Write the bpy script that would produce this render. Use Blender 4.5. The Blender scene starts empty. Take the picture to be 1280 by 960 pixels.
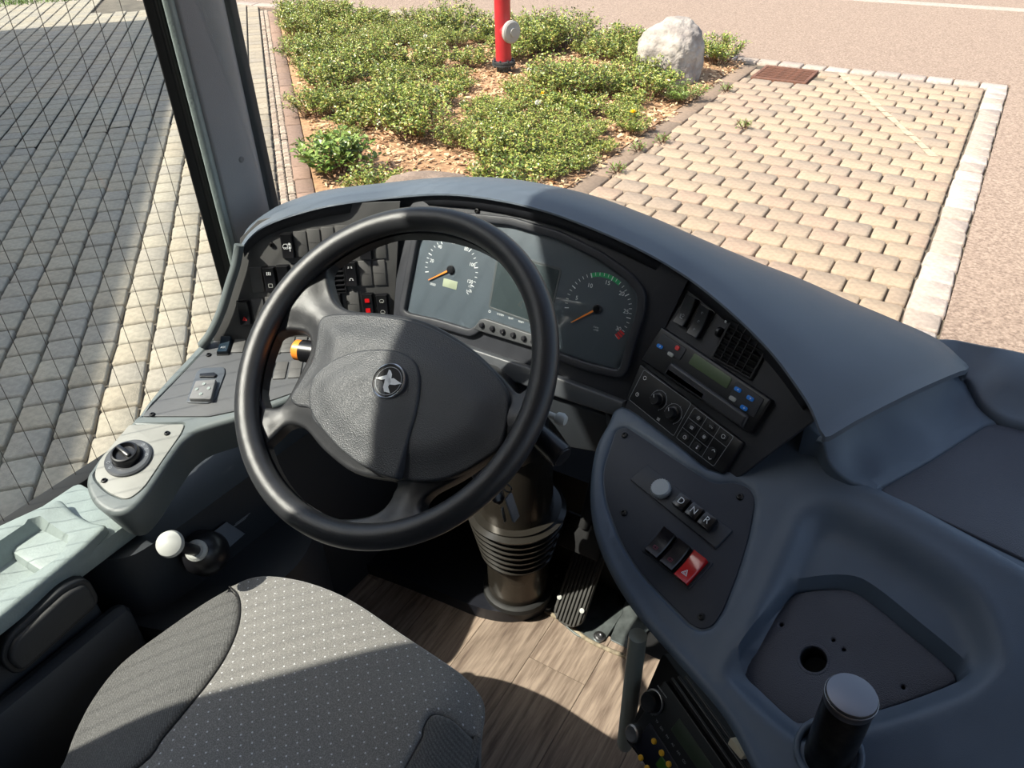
import bpy, bmesh, math, random
import numpy as np
from math import sin, cos, pi, radians, atan2, hypot
from mathutils import Vector, Matrix
from mathutils.geometry import delaunay_2d_cdt
random.seed(7); np.random.seed(7)
S = bpy.context.scene
COL = S.collection

# ---------------------------------------------------------------- camera
CAM = np.array([0., 0., 2.3])           # standing in the aisle, 2.3 m above the street
RX = np.array([0.8573296190, -0.2845473633, 0.4289740346])
RY = np.array([0.5143299925, 0.5078649507, -0.6910411352])
RZ = np.array([-0.0212269440, 0.8130842452, 0.5817589079])
ROT = np.array([RX, RY, RZ])
cd = bpy.data.cameras.new('camera'); cam = bpy.data.objects.new('camera', cd); COL.objects.link(cam)
cd.sensor_width = 36.0; cd.lens = 36.0*962/1280; cd.clip_start = .02; cd.clip_end = 300
U_, S_, V_ = np.linalg.svd(ROT); Rn = U_@V_
cam.matrix_world = Matrix.Translation(Vector(CAM)) @ Matrix([list(r) for r in Rn]).to_4x4()
S.camera = cam

# ---------------------------------------------------------------- light
SUN_EL = radians(52); SUN_AZ = Vector((.675, .738, 0)).normalized()      # the way the light travels
sun_dir = Vector((SUN_AZ.x*cos(SUN_EL), SUN_AZ.y*cos(SUN_EL), -sin(SUN_EL)))
sl = bpy.data.lights.new('sun', 'SUN'); sl.energy = 8.0; sl.angle = radians(.53); sl.color = (1, .88, .74)
so = bpy.data.objects.new('sun', sl); COL.objects.link(so); so.location = (-20, -20, 40)
so.rotation_euler = sun_dir.to_track_quat('-Z', 'Y').to_euler()
w = bpy.data.worlds.new('sky'); S.world = w; w.use_nodes = True
wn = w.node_tree.nodes; wl = w.node_tree.links; wn.clear()
sky = wn.new('ShaderNodeTexSky'); sky.sky_type = 'NISHITA'; sky.sun_disc = False
sky.sun_elevation = SUN_EL; sky.sun_rotation = atan2(-SUN_AZ.x, -SUN_AZ.y); sky.air_density = 1.2; sky.dust_density = 3.5
bg = wn.new('ShaderNodeBackground'); bg.inputs[1].default_value = .225
wo = wn.new('ShaderNodeOutputWorld'); hz = wn.new('ShaderNodeMixRGB'); hz.inputs[0].default_value = .30; bw_ = wn.new('ShaderNodeRGBToBW'); wl.new(sky.outputs[0], bw_.inputs[0]); wl.new(sky.outputs[0], hz.inputs[1]); wl.new(bw_.outputs[0], hz.inputs[2]); wl.new(hz.outputs[0], bg.inputs[0]); wl.new(bg.outputs[0], wo.inputs[0])
vs = S.view_settings; vs.view_transform = 'Standard'; vs.look = 'None'; vs.gamma = 1; vs.use_curve_mapping = False
vs.exposure = .40

# ---------------------------------------------------------------- geometry from sight lines and real planes
def ray(px, py):
    v = np.array([px-640., 480.-py, -962.]); v /= np.linalg.norm(v); return ROT@v
def hit(px, py, n, o):
    d = ray(px, py); n = np.array(n, float); t = (np.array(o, float)-CAM).dot(n)/d.dot(n); return CAM+d*t
def atx(px, py, x): return hit(px, py, (1, 0, 0), (x, 0, 0))
def aty(px, py, y): return hit(px, py, (0, 1, 0), (0, y, 0))
def atz(px, py, z): return hit(px, py, (0, 0, 1), (0, 0, z))
def proj(P):
    q = ROT.T@(np.array(P, float)-CAM); return 640+962*q[0]/-q[2], 480-962*q[1]/-q[2]
class Plane:
    def __init__(s, o, yaw=0, slope=0, un=None):
        s.o = np.array(o, float)
        if un is None:
            y, b = radians(yaw), radians(slope)
            s.u = np.array([cos(y), sin(y), 0]); s.v = np.array([-sin(y)*cos(b), cos(y)*cos(b), sin(b)])
        else: s.u, s.v = np.array(un[0], float), np.array(un[1], float)
        s.n = np.cross(s.u, s.v)
    def at(s, px, py, h=0): return hit(px, py, s.n, s.o+s.n*h)
    def uv(s, px, py, h=0):
        q = s.at(px, py, h)-s.o; return float(q.dot(s.u)), float(q.dot(s.v))
    def w(s, u, v, h=0): return s.o+s.u*u+s.v*v+s.n*h
    def M(s, u=0, v=0, h=0, rot=0):
        m = Matrix((s.u, s.v, s.n)).transposed().to_4x4(); m.translation = Vector(s.w(u, v, h))
        return m @ Matrix.Rotation(rot, 4, 'Z')
    def Mp(s, px, py, h=0, rot=0, dh=0):
        u, v = s.uv(px, py, h); return s.M(u, v, h+dh, rot)
GROUND = Plane((0, 0, 0), 0, 0)
FC = Plane(aty(600, 360, .98), 0, 66)                    # middle facet of the dashboard face
FL = Plane(FC.at(495, 350), 33, 77)                      # left facet
FR = Plane(FC.at(824, 425), -23, 58)                     # right facet
KP = Plane(FR.at(850, 545), -21.5, 27.5)                 # top of the centre console
AP = Plane(FL.at(290, 428), 33, 12)                      # top of the left side console
WT = radians(39.5)
WHEEL = Plane((-.576, .619, 1.737), 0, 39.5)             # steering wheel

# ---------------------------------------------------------------- materials
MATS = {}
def mat(name, col, rough=.5, metal=0., bump=0., bscale=200., var=0., vscale=8., spec=.5, emit=None, tex='noise', coat=0., col2=None, det=3., bdist=.001):
    if name in MATS: return MATS[name]
    m = bpy.data.materials.new(name); m.use_nodes = True; nt = m.node_tree; N = nt.nodes; L = nt.links
    b = N['Principled BSDF']
    b.inputs['Roughness'].default_value = rough; b.inputs['Metallic'].default_value = metal
    b.inputs['Specular IOR Level'].default_value = spec; b.inputs['Coat Weight'].default_value = coat
    b.inputs['Base Color'].default_value = (*col, 1)
    tc = N.new('ShaderNodeTexCoord')
    if var > 0 or col2:
        n = N.new('ShaderNodeTexNoise'); n.inputs['Scale'].default_value = vscale; n.inputs['Detail'].default_value = det
        L.new(tc.outputs['Object'], n.inputs['Vector'])
        r = N.new('ShaderNodeValToRGB'); r.color_ramp.elements[0].position = .32; r.color_ramp.elements[1].position = .68
        c2 = col2 or tuple(min(1, c*(1+var)) for c in col); c1 = col if col2 else tuple(c*(1-var) for c in col)
        r.color_ramp.elements[0].color = (*c1, 1); r.color_ramp.elements[1].color = (*c2, 1)
        L.new(n.outputs['Fac'], r.inputs['Fac']); L.new(r.outputs['Color'], b.inputs['Base Color'])
    if bump > 0:
        if tex == 'voronoi':
            t = N.new('ShaderNodeTexVoronoi'); t.inputs['Scale'].default_value = bscale; o = t.outputs['Distance']
        else:
            t = N.new('ShaderNodeTexNoise'); t.inputs['Scale'].default_value = bscale; t.inputs['Detail'].default_value = 2; o = t.outputs['Fac']
        L.new(tc.outputs['Object'], t.inputs['Vector'])
        bp = N.new('ShaderNodeBump'); bp.inputs['Strength'].default_value = bump; bp.inputs['Distance'].default_value = bdist
        L.new(o, bp.inputs['Height']); L.new(bp.outputs['Normal'], b.inputs['Normal'])
    if emit: b.inputs['Emission Color'].default_value = (*emit[0], 1); b.inputs['Emission Strength'].default_value = emit[1]
    MATS[name] = m; return m
def glass_mat(name, tint, gloss=.04):
    m = bpy.data.materials.new(name); m.use_nodes = True; nt = m.node_tree; N = nt.nodes; L = nt.links; N.clear()
    t = N.new('ShaderNodeBsdfTransparent'); t.inputs[0].default_value = (*tint, 1)
    g = N.new('ShaderNodeBsdfGlossy'); g.inputs['Roughness'].default_value = .02
    f = N.new('ShaderNodeLayerWeight'); f.inputs[0].default_value = .5
    p5 = N.new('ShaderNodeMath'); p5.operation = 'POWER'; p5.inputs[1].default_value = 5; L.new(f.outputs['Facing'], p5.inputs[0])
    k = N.new('ShaderNodeMath'); k.operation = 'MULTIPLY_ADD'; k.inputs[1].default_value = .6; k.inputs[2].default_value = gloss*.5
    x = N.new('ShaderNodeMixShader'); o = N.new('ShaderNodeOutputMaterial')
    L.new(p5.outputs[0], k.inputs[0]); L.new(k.outputs[0], x.inputs[0]); L.new(t.outputs[0], x.inputs[1]); L.new(g.outputs[0], x.inputs[2]); L.new(x.outputs[0], o.inputs[0])
    return m

M_SHELL = mat('blue_grey_plastic', (.088, .118, .160), .36, bump=.25, bscale=1400, var=.06, vscale=14)
M_HOOD = mat('hood_plastic', (.098, .120, .150), .40, bump=.3, bscale=1500, var=.05, vscale=9)
M_FACE_SUNLIT = mat('face_plastic_sunlit', (.085, .084, .083), .5, bump=.3, bscale=1600, var=.05)  # lighter copy of face_plastic, the sunlight on the left facet painted in
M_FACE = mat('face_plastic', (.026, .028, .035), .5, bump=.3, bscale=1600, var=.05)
M_PANEL = mat('panel_plastic', (.020, .025, .038), .5, bump=.25, bscale=1700, var=.05)
M_LPLATE = mat('light_plate', (.27, .27, .25), .45, bump=.25, bscale=1500, var=.06, vscale=20)
M_BLANK = mat('blank_plastic', (.10, .098, .096), .5, bump=.3, bscale=1600)
M_BLACK = mat('black_plastic', (.009, .009, .011), .32)
M_MATTE = mat('matte_black', (.006, .006, .007), .8)
M_RUB = mat('rubber', (.008, .008, .008), .65)
M_WHEEL = mat('wheel_leather', (.026, .027, .030), .32, bump=.30, bscale=1300)
M_HUB = mat('hub_plastic', (.050, .053, .059), .42, bump=.5, bscale=700, tex='voronoi')
M_WHITE = mat('white_print', (.85, .87, .88), .5)
M_GREYP = mat('grey_print', (.35, .37, .40), .5)
M_RED = mat('red_plastic', (.62, .012, .015), .22, coat=.4)
M_REDP = mat('red_print', (.75, .05, .05), .4)
M_GREENP = mat('green_print', (.03, .42, .15), .5)
M_ORANGE = mat('orange_plastic', (1., .30, .04), .4)
M_BLUE = mat('blue_button', (.02, .25, .85), .35)
M_CHROME = mat('chrome', (.75, .76, .78), .18, metal=1)
M_STEEL = mat('worn_steel', (.42, .42, .43), .34, metal=1, bump=.2, bscale=300)
M_SCREW = mat('screw_black', (.012, .012, .013), .35, metal=.4)
M_TRAY = mat('sill_plastic', (.25, .295, .285), .5, bump=.5, bscale=260, var=.07, vscale=40)
M_GREY = mat('grey_trim', (.17, .17, .175), .6, bump=.6, bscale=900, var=.04)
M_PAD = mat('leather_pad', (.066, .070, .090), .5, bump=.6, bscale=800, tex='voronoi', var=.1)
M_DARK = mat('dark_lower_plastic', (.024, .028, .034), .55, bump=.2, bscale=900)
M_LCD = mat('lcd', (.38, .42, .30), .3)
M_LCD2 = mat('lcd_green', (.10, .14, .07), .3)
M_KNOB = mat('pale_knob', (.42, .43, .41), .55)
M_YEL = mat('yellow_button', (.8, .45, .03), .4)
M_CREAM = mat('cream_plastic', (.62, .56, .42), .5)

# ---------------------------------------------------------------- object helpers
WM = {}
def setp(o, label=None, cat=None, group=None, kind=None):
    if label: o['label'] = label
    if cat: o['category'] = cat
    if group: o['group'] = group
    if kind: o['kind'] = kind
    return o
def put(o, M=None, parent=None):
    M = Matrix.Identity(4) if M is None else M
    if parent is not None:
        o.parent = parent; o.matrix_parent_inverse = WM[parent.name].inverted()
    o.matrix_basis = M; WM[o.name] = M.copy(); return o
def empty(name, loc, label, cat, group=None, kind=None):
    o = bpy.data.objects.new(name, None); COL.objects.link(o); o.empty_display_size = .05
    put(o, Matrix.Translation(Vector(loc))); return setp(o, label, cat, group, kind)
def finish(me, smooth):
    if smooth is None: return
    me.polygons.foreach_set('use_smooth', [True]*len(me.polygons)); me.set_sharp_from_angle(angle=radians(smooth))
def to_mesh(name, bm, m, smooth=35):
    me = bpy.data.meshes.new(name); bm.to_mesh(me); bm.free()
    for x in (m if isinstance(m, (list, tuple)) else [m]): me.materials.append(x)
    finish(me, smooth); return me
def obj(name, me, M=None, parent=None, **k):
    o = bpy.data.objects.new(name, me); COL.objects.link(o); put(o, M, parent); return setp(o, **k)
def wobj(name, bm, m, parent=None, smooth=35, **k):
    """bmesh in world coordinates -> object whose origin is its centre"""
    bmesh.ops.recalc_face_normals(bm, faces=bm.faces[:])
    n = len(bm.verts); c = Vector((0, 0, 0))
    for v in bm.verts: c += v.co
    c /= max(1, n)
    bmesh.ops.translate(bm, vec=-c, verts=bm.verts[:])
    return obj(name, to_mesh(name, bm, m, smooth), Matrix.Translation(c), parent, **k)
def add_box(bm, sx, sy, sz, M=None, bev=0, seg=2, mi=0):
    r = bmesh.ops.create_cube(bm, size=1); vs_ = r['verts']
    bmesh.ops.scale(bm, vec=(sx, sy, sz), verts=vs_)
    if bev > 0:
        es = list({e for v in vs_ for e in v.link_edges})
        r2 = bmesh.ops.bevel(bm, geom=es, offset=bev, segments=seg, affect='EDGES', profile=.5)
        vs_ = list({v for f in r2['faces'] for v in f.verts} | {v for v in vs_ if v.is_valid})
        # whole island
        seen = set(vs_); st = list(vs_)
        while st:
            v = st.pop()
            for e in v.link_edges:
                o = e.other_vert(v)
                if o not in seen: seen.add(o); st.append(o)
        vs_ = list(seen)
    if M is not None: bmesh.ops.transform(bm, matrix=M, verts=vs_)
    if mi:
        for f in {f for v in vs_ for f in v.link_faces}: f.material_index = mi
    return vs_
def box(name, sx, sy, sz, M, m, parent=None, bev=0, seg=2, **k):
    bm = bmesh.new(); add_box(bm, sx, sy, sz, None, bev, seg); return obj(name, to_mesh(name, bm, m), M, parent, **k)
def add_lathe(bm, prof, seg=24, M=None, cap0=True, cap1=True):
    rings = []
    for r, z in prof:
        rings.append([bm.verts.new((r*cos(2*pi*i/seg), r*sin(2*pi*i/seg), z)) for i in range(seg)])
    for a, b in zip(rings, rings[1:]):
        for i in range(seg): bm.faces.new((a[i], a[(i+1) % seg], b[(i+1) % seg], b[i]))
    if cap0: bm.faces.new(rings[0][::-1])
    if cap1: bm.faces.new(rings[-1])
    vs_ = [v for r in rings for v in r]
    if M is not None: bmesh.ops.transform(bm, matrix=M, verts=vs_)
    return vs_
def lathe(name, prof, M, m, parent=None, seg=24, smooth=35, **k):
    bm = bmesh.new(); add_lathe(bm, prof, seg); bmesh.ops.recalc_face_normals(bm, faces=bm.faces[:])
    return obj(name, to_mesh(name, bm, m, smooth), M, parent, **k)
def add_tube(bm, pts, rad, seg=10, cap=True, closed=False):
    pts = [Vector(p) for p in pts]; n = len(pts)
    rads = rad if isinstance(rad, (list, tuple)) else [rad]*n
    rings = []; up = None
    for i, p in enumerate(pts):
        a = pts[(i-1) % n] if (closed or i > 0) else p; b = pts[(i+1) % n] if (closed or i < n-1) else p
        t = (b-a).normalized()
        if up is None: up = t.orthogonal().normalized()
        up = (up-t*up.dot(t)).normalized(); s = t.cross(up)
        rings.append([bm.verts.new(p+(up*cos(2*pi*k/seg)+s*sin(2*pi*k/seg))*rads[i]) for k in range(seg)])
    for i in range(n if closed else n-1):
        a, b = rings[i], rings[(i+1) % n]
        for k in range(seg): bm.faces.new((a[k], a[(k+1) % seg], b[(k+1) % seg], b[k]))
    if cap and not closed: bm.faces.new(rings[0][::-1]); bm.faces.new(rings[-1])
def tube(name, pts, rad, m, parent=None, seg=10, **k):
    bm = bmesh.new(); add_tube(bm, pts, rad, seg); return wobj(name, bm, m, parent, 50, **k)
def align(a, b):
    """matrix putting +Z along a->b with origin at a"""
    a, b = Vector(a), Vector(b); q = (b-a).to_track_quat('Z', 'Y'); return Matrix.Translation(a)@q.to_matrix().to_4x4()
def smooth_closed(P, k=6):
    P = [np.array(p, float) for p in P]; n = len(P); out = []
    for i in range(n):
        a, b, c, d = P[i-1], P[i], P[(i+1) % n], P[(i+2) % n]
        for j in range(k):
            t = j/k
            out.append(.5*((2*b)+(-a+c)*t+(2*a-5*b+4*c-d)*t*t+(-a+3*b-3*c+d)*t**3))
    return out
def smooth_open(P, k=6):
    P = [np.array(p, float) for p in P]; Q = [2*P[0]-P[1]]+P+[2*P[-1]-P[-2]]; out = []
    for i in range(1, len(Q)-2):
        a, b, c, d = Q[i-1], Q[i], Q[i+1], Q[i+2]
        for j in range(k):
            t = j/k
            out.append(.5*((2*b)+(-a+c)*t+(2*a-5*b+4*c-d)*t*t+(-a+3*b-3*c+d)*t**3))
    out.append(P[-1]); return out
def fillet(P, r, seg=4):
    """round every corner of a 2D polygon"""
    out = []; n = len(P)
    for i in range(n):
        p0, p, p1 = [np.array(P[j % n][:2], float) for j in (i-1, i, i+1)]
        rr = P[i][2] if len(P[i]) > 2 else r
        a = p0-p; b = p1-p; la, lb = np.linalg.norm(a), np.linalg.norm(b); a /= la; b /= lb
        t = min(rr, la*.45, lb*.45)
        for j in range(seg+1):
            s = j/seg; out.append((1-s)**2*(p+a*t)+2*s*(1-s)*p+s*s*(p+b*t))
    return out
def area2(P):
    P = np.array(P); x, y = P[:, 0], P[:, 1]; return .5*float(np.sum(x*np.roll(y, -1)-np.roll(x, -1)*y))
def offset2(P, d):
    """positive d = outwards (needs CCW)"""
    P = np.array(P, float); t = np.roll(P, -1, 0)-np.roll(P, 1, 0); l = np.hypot(t[:, 0], t[:, 1])[:, None]; l[l == 0] = 1; t = t/l
    return P+np.stack([t[:, 1], -t[:, 0]], 1)*d
def inside(P, X):
    P = np.array(P); X = np.atleast_2d(X); r = np.zeros(len(X), bool); n = len(P); j = n-1
    for i in range(n):
        xi, yi = P[i]; xj, yj = P[j]
        c = ((yi > X[:, 1]) != (yj > X[:, 1])) & (X[:, 0] < (xj-xi)*(X[:, 1]-yi)/((yj-yi) if yj != yi else 1e-12)+xi)
        r ^= c; j = i
    return r
def sdf(P, X):
    P = np.array(P); X = np.atleast_2d(X); A = P; B = np.roll(P, -1, 0); d = np.full(len(X), 1e9)
    for a, b in zip(A, B):
        ab = b-a; t = np.clip(((X-a)@ab)/max(1e-12, ab@ab), 0, 1); q = X-(a+t[:, None]*ab); d = np.minimum(d, np.hypot(q[:, 0], q[:, 1]))
    return np.where(inside(P, X), -d, d)
def sstep(x): x = np.clip(x, 0, 1); return x*x*(3-2*x)
def slab_bm(bm, P, F, h=0., depth=.01, er=.002, holes=(), hf=None, step=None, loops=(), eseg=3, skirt_in=0.):
    """plate on plane F: outline P (2D), top at height h + hf(uv), rounded edge er, sides down to h-depth"""
    P = np.array([p[:2] for p in P], float)
    if area2(P) < 0: P = P[::-1]
    H = []
    for q in holes:
        q = np.array([p[:2] for p in q], float)
        if area2(q) > 0: q = q[::-1]
        H.append(q)
    f = (lambda X: np.zeros(len(np.atleast_2d(X)))) if hf is None else (lambda X: np.array(hf(np.atleast_2d(X))))
    rings = [offset2(P, -er)]+[offset2(q, -er) for q in H]
    pts = []; edges = []
    for r in rings:
        s = len(pts); pts += [tuple(p) for p in r]; n = len(r); edges += [(s+i, s+(i+1) % n) for i in range(n)]
    for lp in loops:
        lp = [p for p in np.array(lp, float)]
        s = len(pts); pts += [tuple(p) for p in lp]; n = len(lp); edges += [(s+i, s+(i+1) % n) for i in range(n)]
    if step:
        R0 = rings[0]; x0, y0 = R0.min(0); x1, y1 = R0.max(0)
        gx, gy = np.meshgrid(np.arange(x0+step/2, x1, step), np.arange(y0+step/2, y1, step)); gy = gy+0*gx
        gx[1::2] += step*.5
        G = np.stack([gx.ravel(), gy.ravel()], 1)
        keep = sdf(R0, G) < -step*.45
        for r in rings[1:]: keep &= (np.abs(sdf(r, G)) > step*.45) & ~inside(r, G)
        for lp in loops: keep &= np.abs(sdf(np.array(lp), G)) > step*.4
        pts += [tuple(p) for p in G[keep]]
    res = delaunay_2d_cdt([Vector(p) for p in pts], edges, [], 0, 1e-7)
    vo, fo = res[0], res[2]
    V = np.array([tuple(v) for v in vo]); T = [t for t in fo if len(t) == 3]
    cen = np.array([V[list(t)].mean(0) for t in T]); k = inside(rings[0], cen)
    for r in rings[1:]: k &= ~inside(r, cen)
    hv = f(V)+h; bv = [bm.verts.new(F.w(a, b, c)) for (a, b), c in zip(V, hv)]
    for t, kk in zip(T, k):
        if kk:
            try: bm.faces.new([bv[i] for i in t])
            except ValueError: pass
    for q, sgn in [(P, 1)]+[(q, 1) for q in H]:
        base = offset2(q, -er); hh = f(base)+h; n = len(q)
        prev = [bm.verts.new(F.w(a, b, c)) for (a, b), c in zip(base, hh)]
        steps = [((i+1)/eseg*pi/2) for i in range(eseg)]
        seq = [(-er+er*sin(a), -er*(1-cos(a))) for a in steps] if er > 0 else []
        for off, dz in seq+[(-er*0-skirt_in, -depth)]:
            rr = offset2(q, off); hz = (hh+dz) if dz != -depth or depth < 1 else np.full(n, 0.)
            cur = [bm.verts.new(F.w(a, b, c)) for (a, b), c in zip(rr, hz)]
            for i in range(n): bm.faces.new((prev[i], prev[(i+1) % n], cur[(i+1) % n], cur[i]))
            prev = cur
    bmesh.ops.remove_doubles(bm, verts=bm.verts[:], dist=1e-6)
    loose = [v for v in bm.verts if not v.link_faces]
    bmesh.ops.delete(bm, geom=loose, context='VERTS')
def slab(name, P, F, m, parent=None, smooth=40, props=None, **k):
    bm = bmesh.new(); slab_bm(bm, P, F, **k); return wobj(name, bm, m, parent, smooth, **(props or {}))
def pxs(F, L, h=0): return [np.array(F.uv(p[0], p[1], h)+tuple(p[2:])) for p in L]
XY = Plane((0, 0, 0), 0, 0)
def rbf(C3, smooth=1e-4):
    C3 = np.array(C3, float); X = C3[:, :2]; n = len(X)
    def U(d2): return np.where(d2 > 1e-14, d2*np.log(np.maximum(d2, 1e-14)), 0)
    d2 = ((X[:, None]-X[None])**2).sum(2); A = np.zeros((n+3, n+3)); A[:n, :n] = U(d2)+np.eye(n)*smooth
    A[:n, n] = 1; A[:n, n+1:] = X; A[n, :n] = 1; A[n+1:, :n] = X.T
    s = np.linalg.solve(A, np.concatenate([C3[:, 2], [0, 0, 0]]))
    def f(Q):
        Q = np.atleast_2d(Q); d = ((Q[:, None]-X[None])**2).sum(2); return U(d)@s[:n]+s[n]+Q@s[n+1:]
    return f
def W3(s):
    """(px,py,z) or (px,py,plane,h) -> world point"""
    return atz(*s) if len(s) == 3 else s[2].at(s[0], s[1], s[3])
def text_mesh(t, size):
    c = bpy.data.curves.new('t', 'FONT'); c.body = t; c.size = size; c.align_x = 'CENTER'; c.align_y = 'CENTER'
    o = bpy.data.objects.new('t', c); COL.objects.link(o); dg = bpy.context.evaluated_depsgraph_get()
    me = bpy.data.meshes.new_from_object(o.evaluated_get(dg)); bpy.data.objects.remove(o); bpy.data.curves.remove(c); return me
def add_text(bm, t, size, M):
    me = text_mesh(t, size); k = len(bm.verts); bm.from_mesh(me); bm.verts.ensure_lookup_table()
    bmesh.ops.transform(bm, matrix=M, verts=bm.verts[k:]); bpy.data.meshes.remove(me)
def add_poly(bm, P, M=None):
    vs_ = [bm.verts.new((p[0], p[1], 0)) for p in P]
    try: bm.faces.new(vs_)
    except ValueError: pass
    if M is not None: bmesh.ops.transform(bm, matrix=M, verts=vs_)
def add_line(bm, a, b, w_, M=None):
    a, b = np.array(a, float), np.array(b, float); d = b-a; d /= max(1e-9, np.linalg.norm(d)); n = np.array([-d[1], d[0]])*w_/2
    add_poly(bm, [a+n, a-n, b-n, b+n], M)
def add_loop(bm, P, w_, M=None):
    for i in range(len(P)): add_line(bm, P[i], P[(i+1) % len(P)], w_, M)
def add_arc(bm, r, a0, a1, w_, M=None, n=16, c=(0, 0)):
    for i in range(n):
        t0 = a0+(a1-a0)*i/n; t1 = a0+(a1-a0)*(i+1)/n
        add_poly(bm, [(c[0]+(r-w_/2)*cos(t), c[1]+(r-w_/2)*sin(t)) for t in (t0, t1)]+[(c[0]+(r+w_/2)*cos(t), c[1]+(r+w_/2)*sin(t)) for t in (t1, t0)], M)
# ================================================================ the bus body (setting)
FZ = .85                                # driver's floor above the street
XW = -1.20                              # inner face of the left wall
GLASS_L = glass_mat('side_glass', (.925, .97, .985), .05)
GLASS_F = glass_mat('windscreen_glass', (.95, .965, .965), .03)
HEAD = 3.05                             # lower edge of the side window's header
BPOST = -.27                            # front edge of the post behind the side window
def wbox(name, x0, x1, y0, y1, z0, z1, m, parent=None, bev=0, **k):
    return box(name, x1-x0, y1-y0, z1-z0, Matrix.Translation(((x0+x1)/2, (y0+y1)/2, (z0+z1)/2)), m, parent, bev, **k)
ST = dict(kind='structure')
# floor: wood-look vinyl boards, each its own piece
def wood_mat(name, a, b):
    m = bpy.data.materials.new(name); m.use_nodes = True; nt = m.node_tree; N = nt.nodes; L = nt.links; bs = N['Principled BSDF']
    tc = N.new('ShaderNodeTexCoord'); mp = N.new('ShaderNodeMapping'); mp.inputs['Scale'].default_value = (22, 1.6, 1)
    oi = N.new('ShaderNodeObjectInfo'); ad = N.new('ShaderNodeVectorMath'); ad.operation = 'ADD'
    ml = N.new('ShaderNodeVectorMath'); ml.operation = 'SCALE'; ml.inputs[0].default_value = (9, 7, 0); L.new(oi.outputs['Random'], ml.inputs['Scale'])
    L.new(tc.outputs['Object'], ad.inputs[0]); L.new(ml.outputs[0], ad.inputs[1]); L.new(ad.outputs[0], mp.inputs[0])
    n = N.new('ShaderNodeTexNoise'); n.inputs['Scale'].default_value = 4; n.inputs['Detail'].default_value = 9; n.inputs['Roughness'].default_value = .65; n.inputs['Distortion'].default_value = .4
    L.new(mp.outputs[0], n.inputs['Vector'])
    r = N.new('ShaderNodeValToRGB'); r.color_ramp.elements[0].position = .34; r.color_ramp.elements[1].position = .64
    r.color_ramp.elements[0].color = (*a, 1); r.color_ramp.elements[1].color = (*b, 1)
    hs = N.new('ShaderNodeHueSaturation'); mr = N.new('ShaderNodeMapRange'); mr.inputs[3].default_value = .75; mr.inputs[4].default_value = 1.2
    L.new(oi.outputs['Random'], mr.inputs[0]); L.new(mr.outputs[0], hs.inputs['Value'])
    L.new(n.outputs['Fac'], r.inputs['Fac']); L.new(r.outputs['Color'], hs.inputs['Color']); L.new(hs.outputs[0], bs.inputs['Base Color'])
    bs.inputs['Roughness'].default_value = .55; return m
M_WOOD = wood_mat('wood_vinyl', (.15, .105, .08), (.40, .31, .24))
fl = wbox('floor', -1.2, 1.2, -3, 1.45, FZ-.06, FZ-.004, M_MATTE, **ST)
bw = .135; x = -1.19; k = 0; pm = {}
while x < .62:
    ys = [-1.6, -.3+.23*((k*5) % 4), .98] if k % 2 else [-1.6, -.75+.3*(k % 3), .98]
    ys = [-1.2, (.28, .87, .5, .1)[k % 4], 1.005]
    for y0, y1 in zip(ys, ys[1:]):
        key = round(y1-y0, 3)
        if key not in pm:
            bm = bmesh.new(); add_box(bm, bw-.0012, key-.0012, .004); pm[key] = to_mesh('plank', bm, M_WOOD)
        obj('plank', pm[key], Matrix.Translation((x+bw/2, (y0+y1)/2, FZ-.002)), fl)
    x += bw; k += 1
M_PLATE = mat('floor_metal', (.16, .18, .18), .45, metal=.6, var=.35, vscale=30)
M_GLUE = mat('yellowed_sealant', (.26, .215, .15), .8, var=.4, vscale=90)
# walls, ceiling
wbox('wall_left', XW-.06, XW, -3, 1.30, FZ-.2, 1.335, M_DARK, **ST)
wbox('wall_left', XW-.06, XW, -3, BPOST, 1.335, 3.35, M_GREY, **ST)
wbox('wall_left', XW-.06, XW, BPOST, .86, HEAD, 3.35, M_GREY, **ST)
wbox('wall_right', 1.2, 1.26, -3, 1.3, FZ-.2, 1.5, M_DARK, **ST)
wbox('wall_right', 1.2, 1.26, -3, -.6, 1.5, 3.35, M_GREY, **ST)
wbox('wall_right', 1.2, 1.26, -.6, 1.3, 2.9, 3.35, M_GREY, **ST)
wbox('wall_back', -1.2, 1.2, -3.06, -3, FZ-.2, 3.35, M_GREY, **ST)
wbox('ceiling', -1.26, 1.26, -3.06, 1.02, 3.35, 3.41, mat('ceiling_fabric', (.4, .4, .4), .8), **ST)
wbox('wall_front', -1.2, 1.2, 1.38, 1.44, FZ-.5, 1.36, M_MATTE, **ST)
# windscreen
bm = bmesh.new()
q = [(-1.165, 1.02), (-.9, 1.27), (-.4, 1.36), (.2, 1.38), (.8, 1.34), (1.2, 1.2)]
q = [tuple(p) for p in smooth_open(q, 5)]
lo = [bm.verts.new((a, b, 1.36)) for a, b in q]; hi = [bm.verts.new((a*.98, b-.28, 3.35)) for a, b in q]
for i in range(len(q)-1): bm.faces.new((lo[i], lo[i+1], hi[i+1], hi[i]))
ws = wobj('window_1', bm, GLASS_F, smooth=60, **ST); md = ws.modifiers.new('thick', 'SOLIDIFY'); md.thickness = .004
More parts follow.
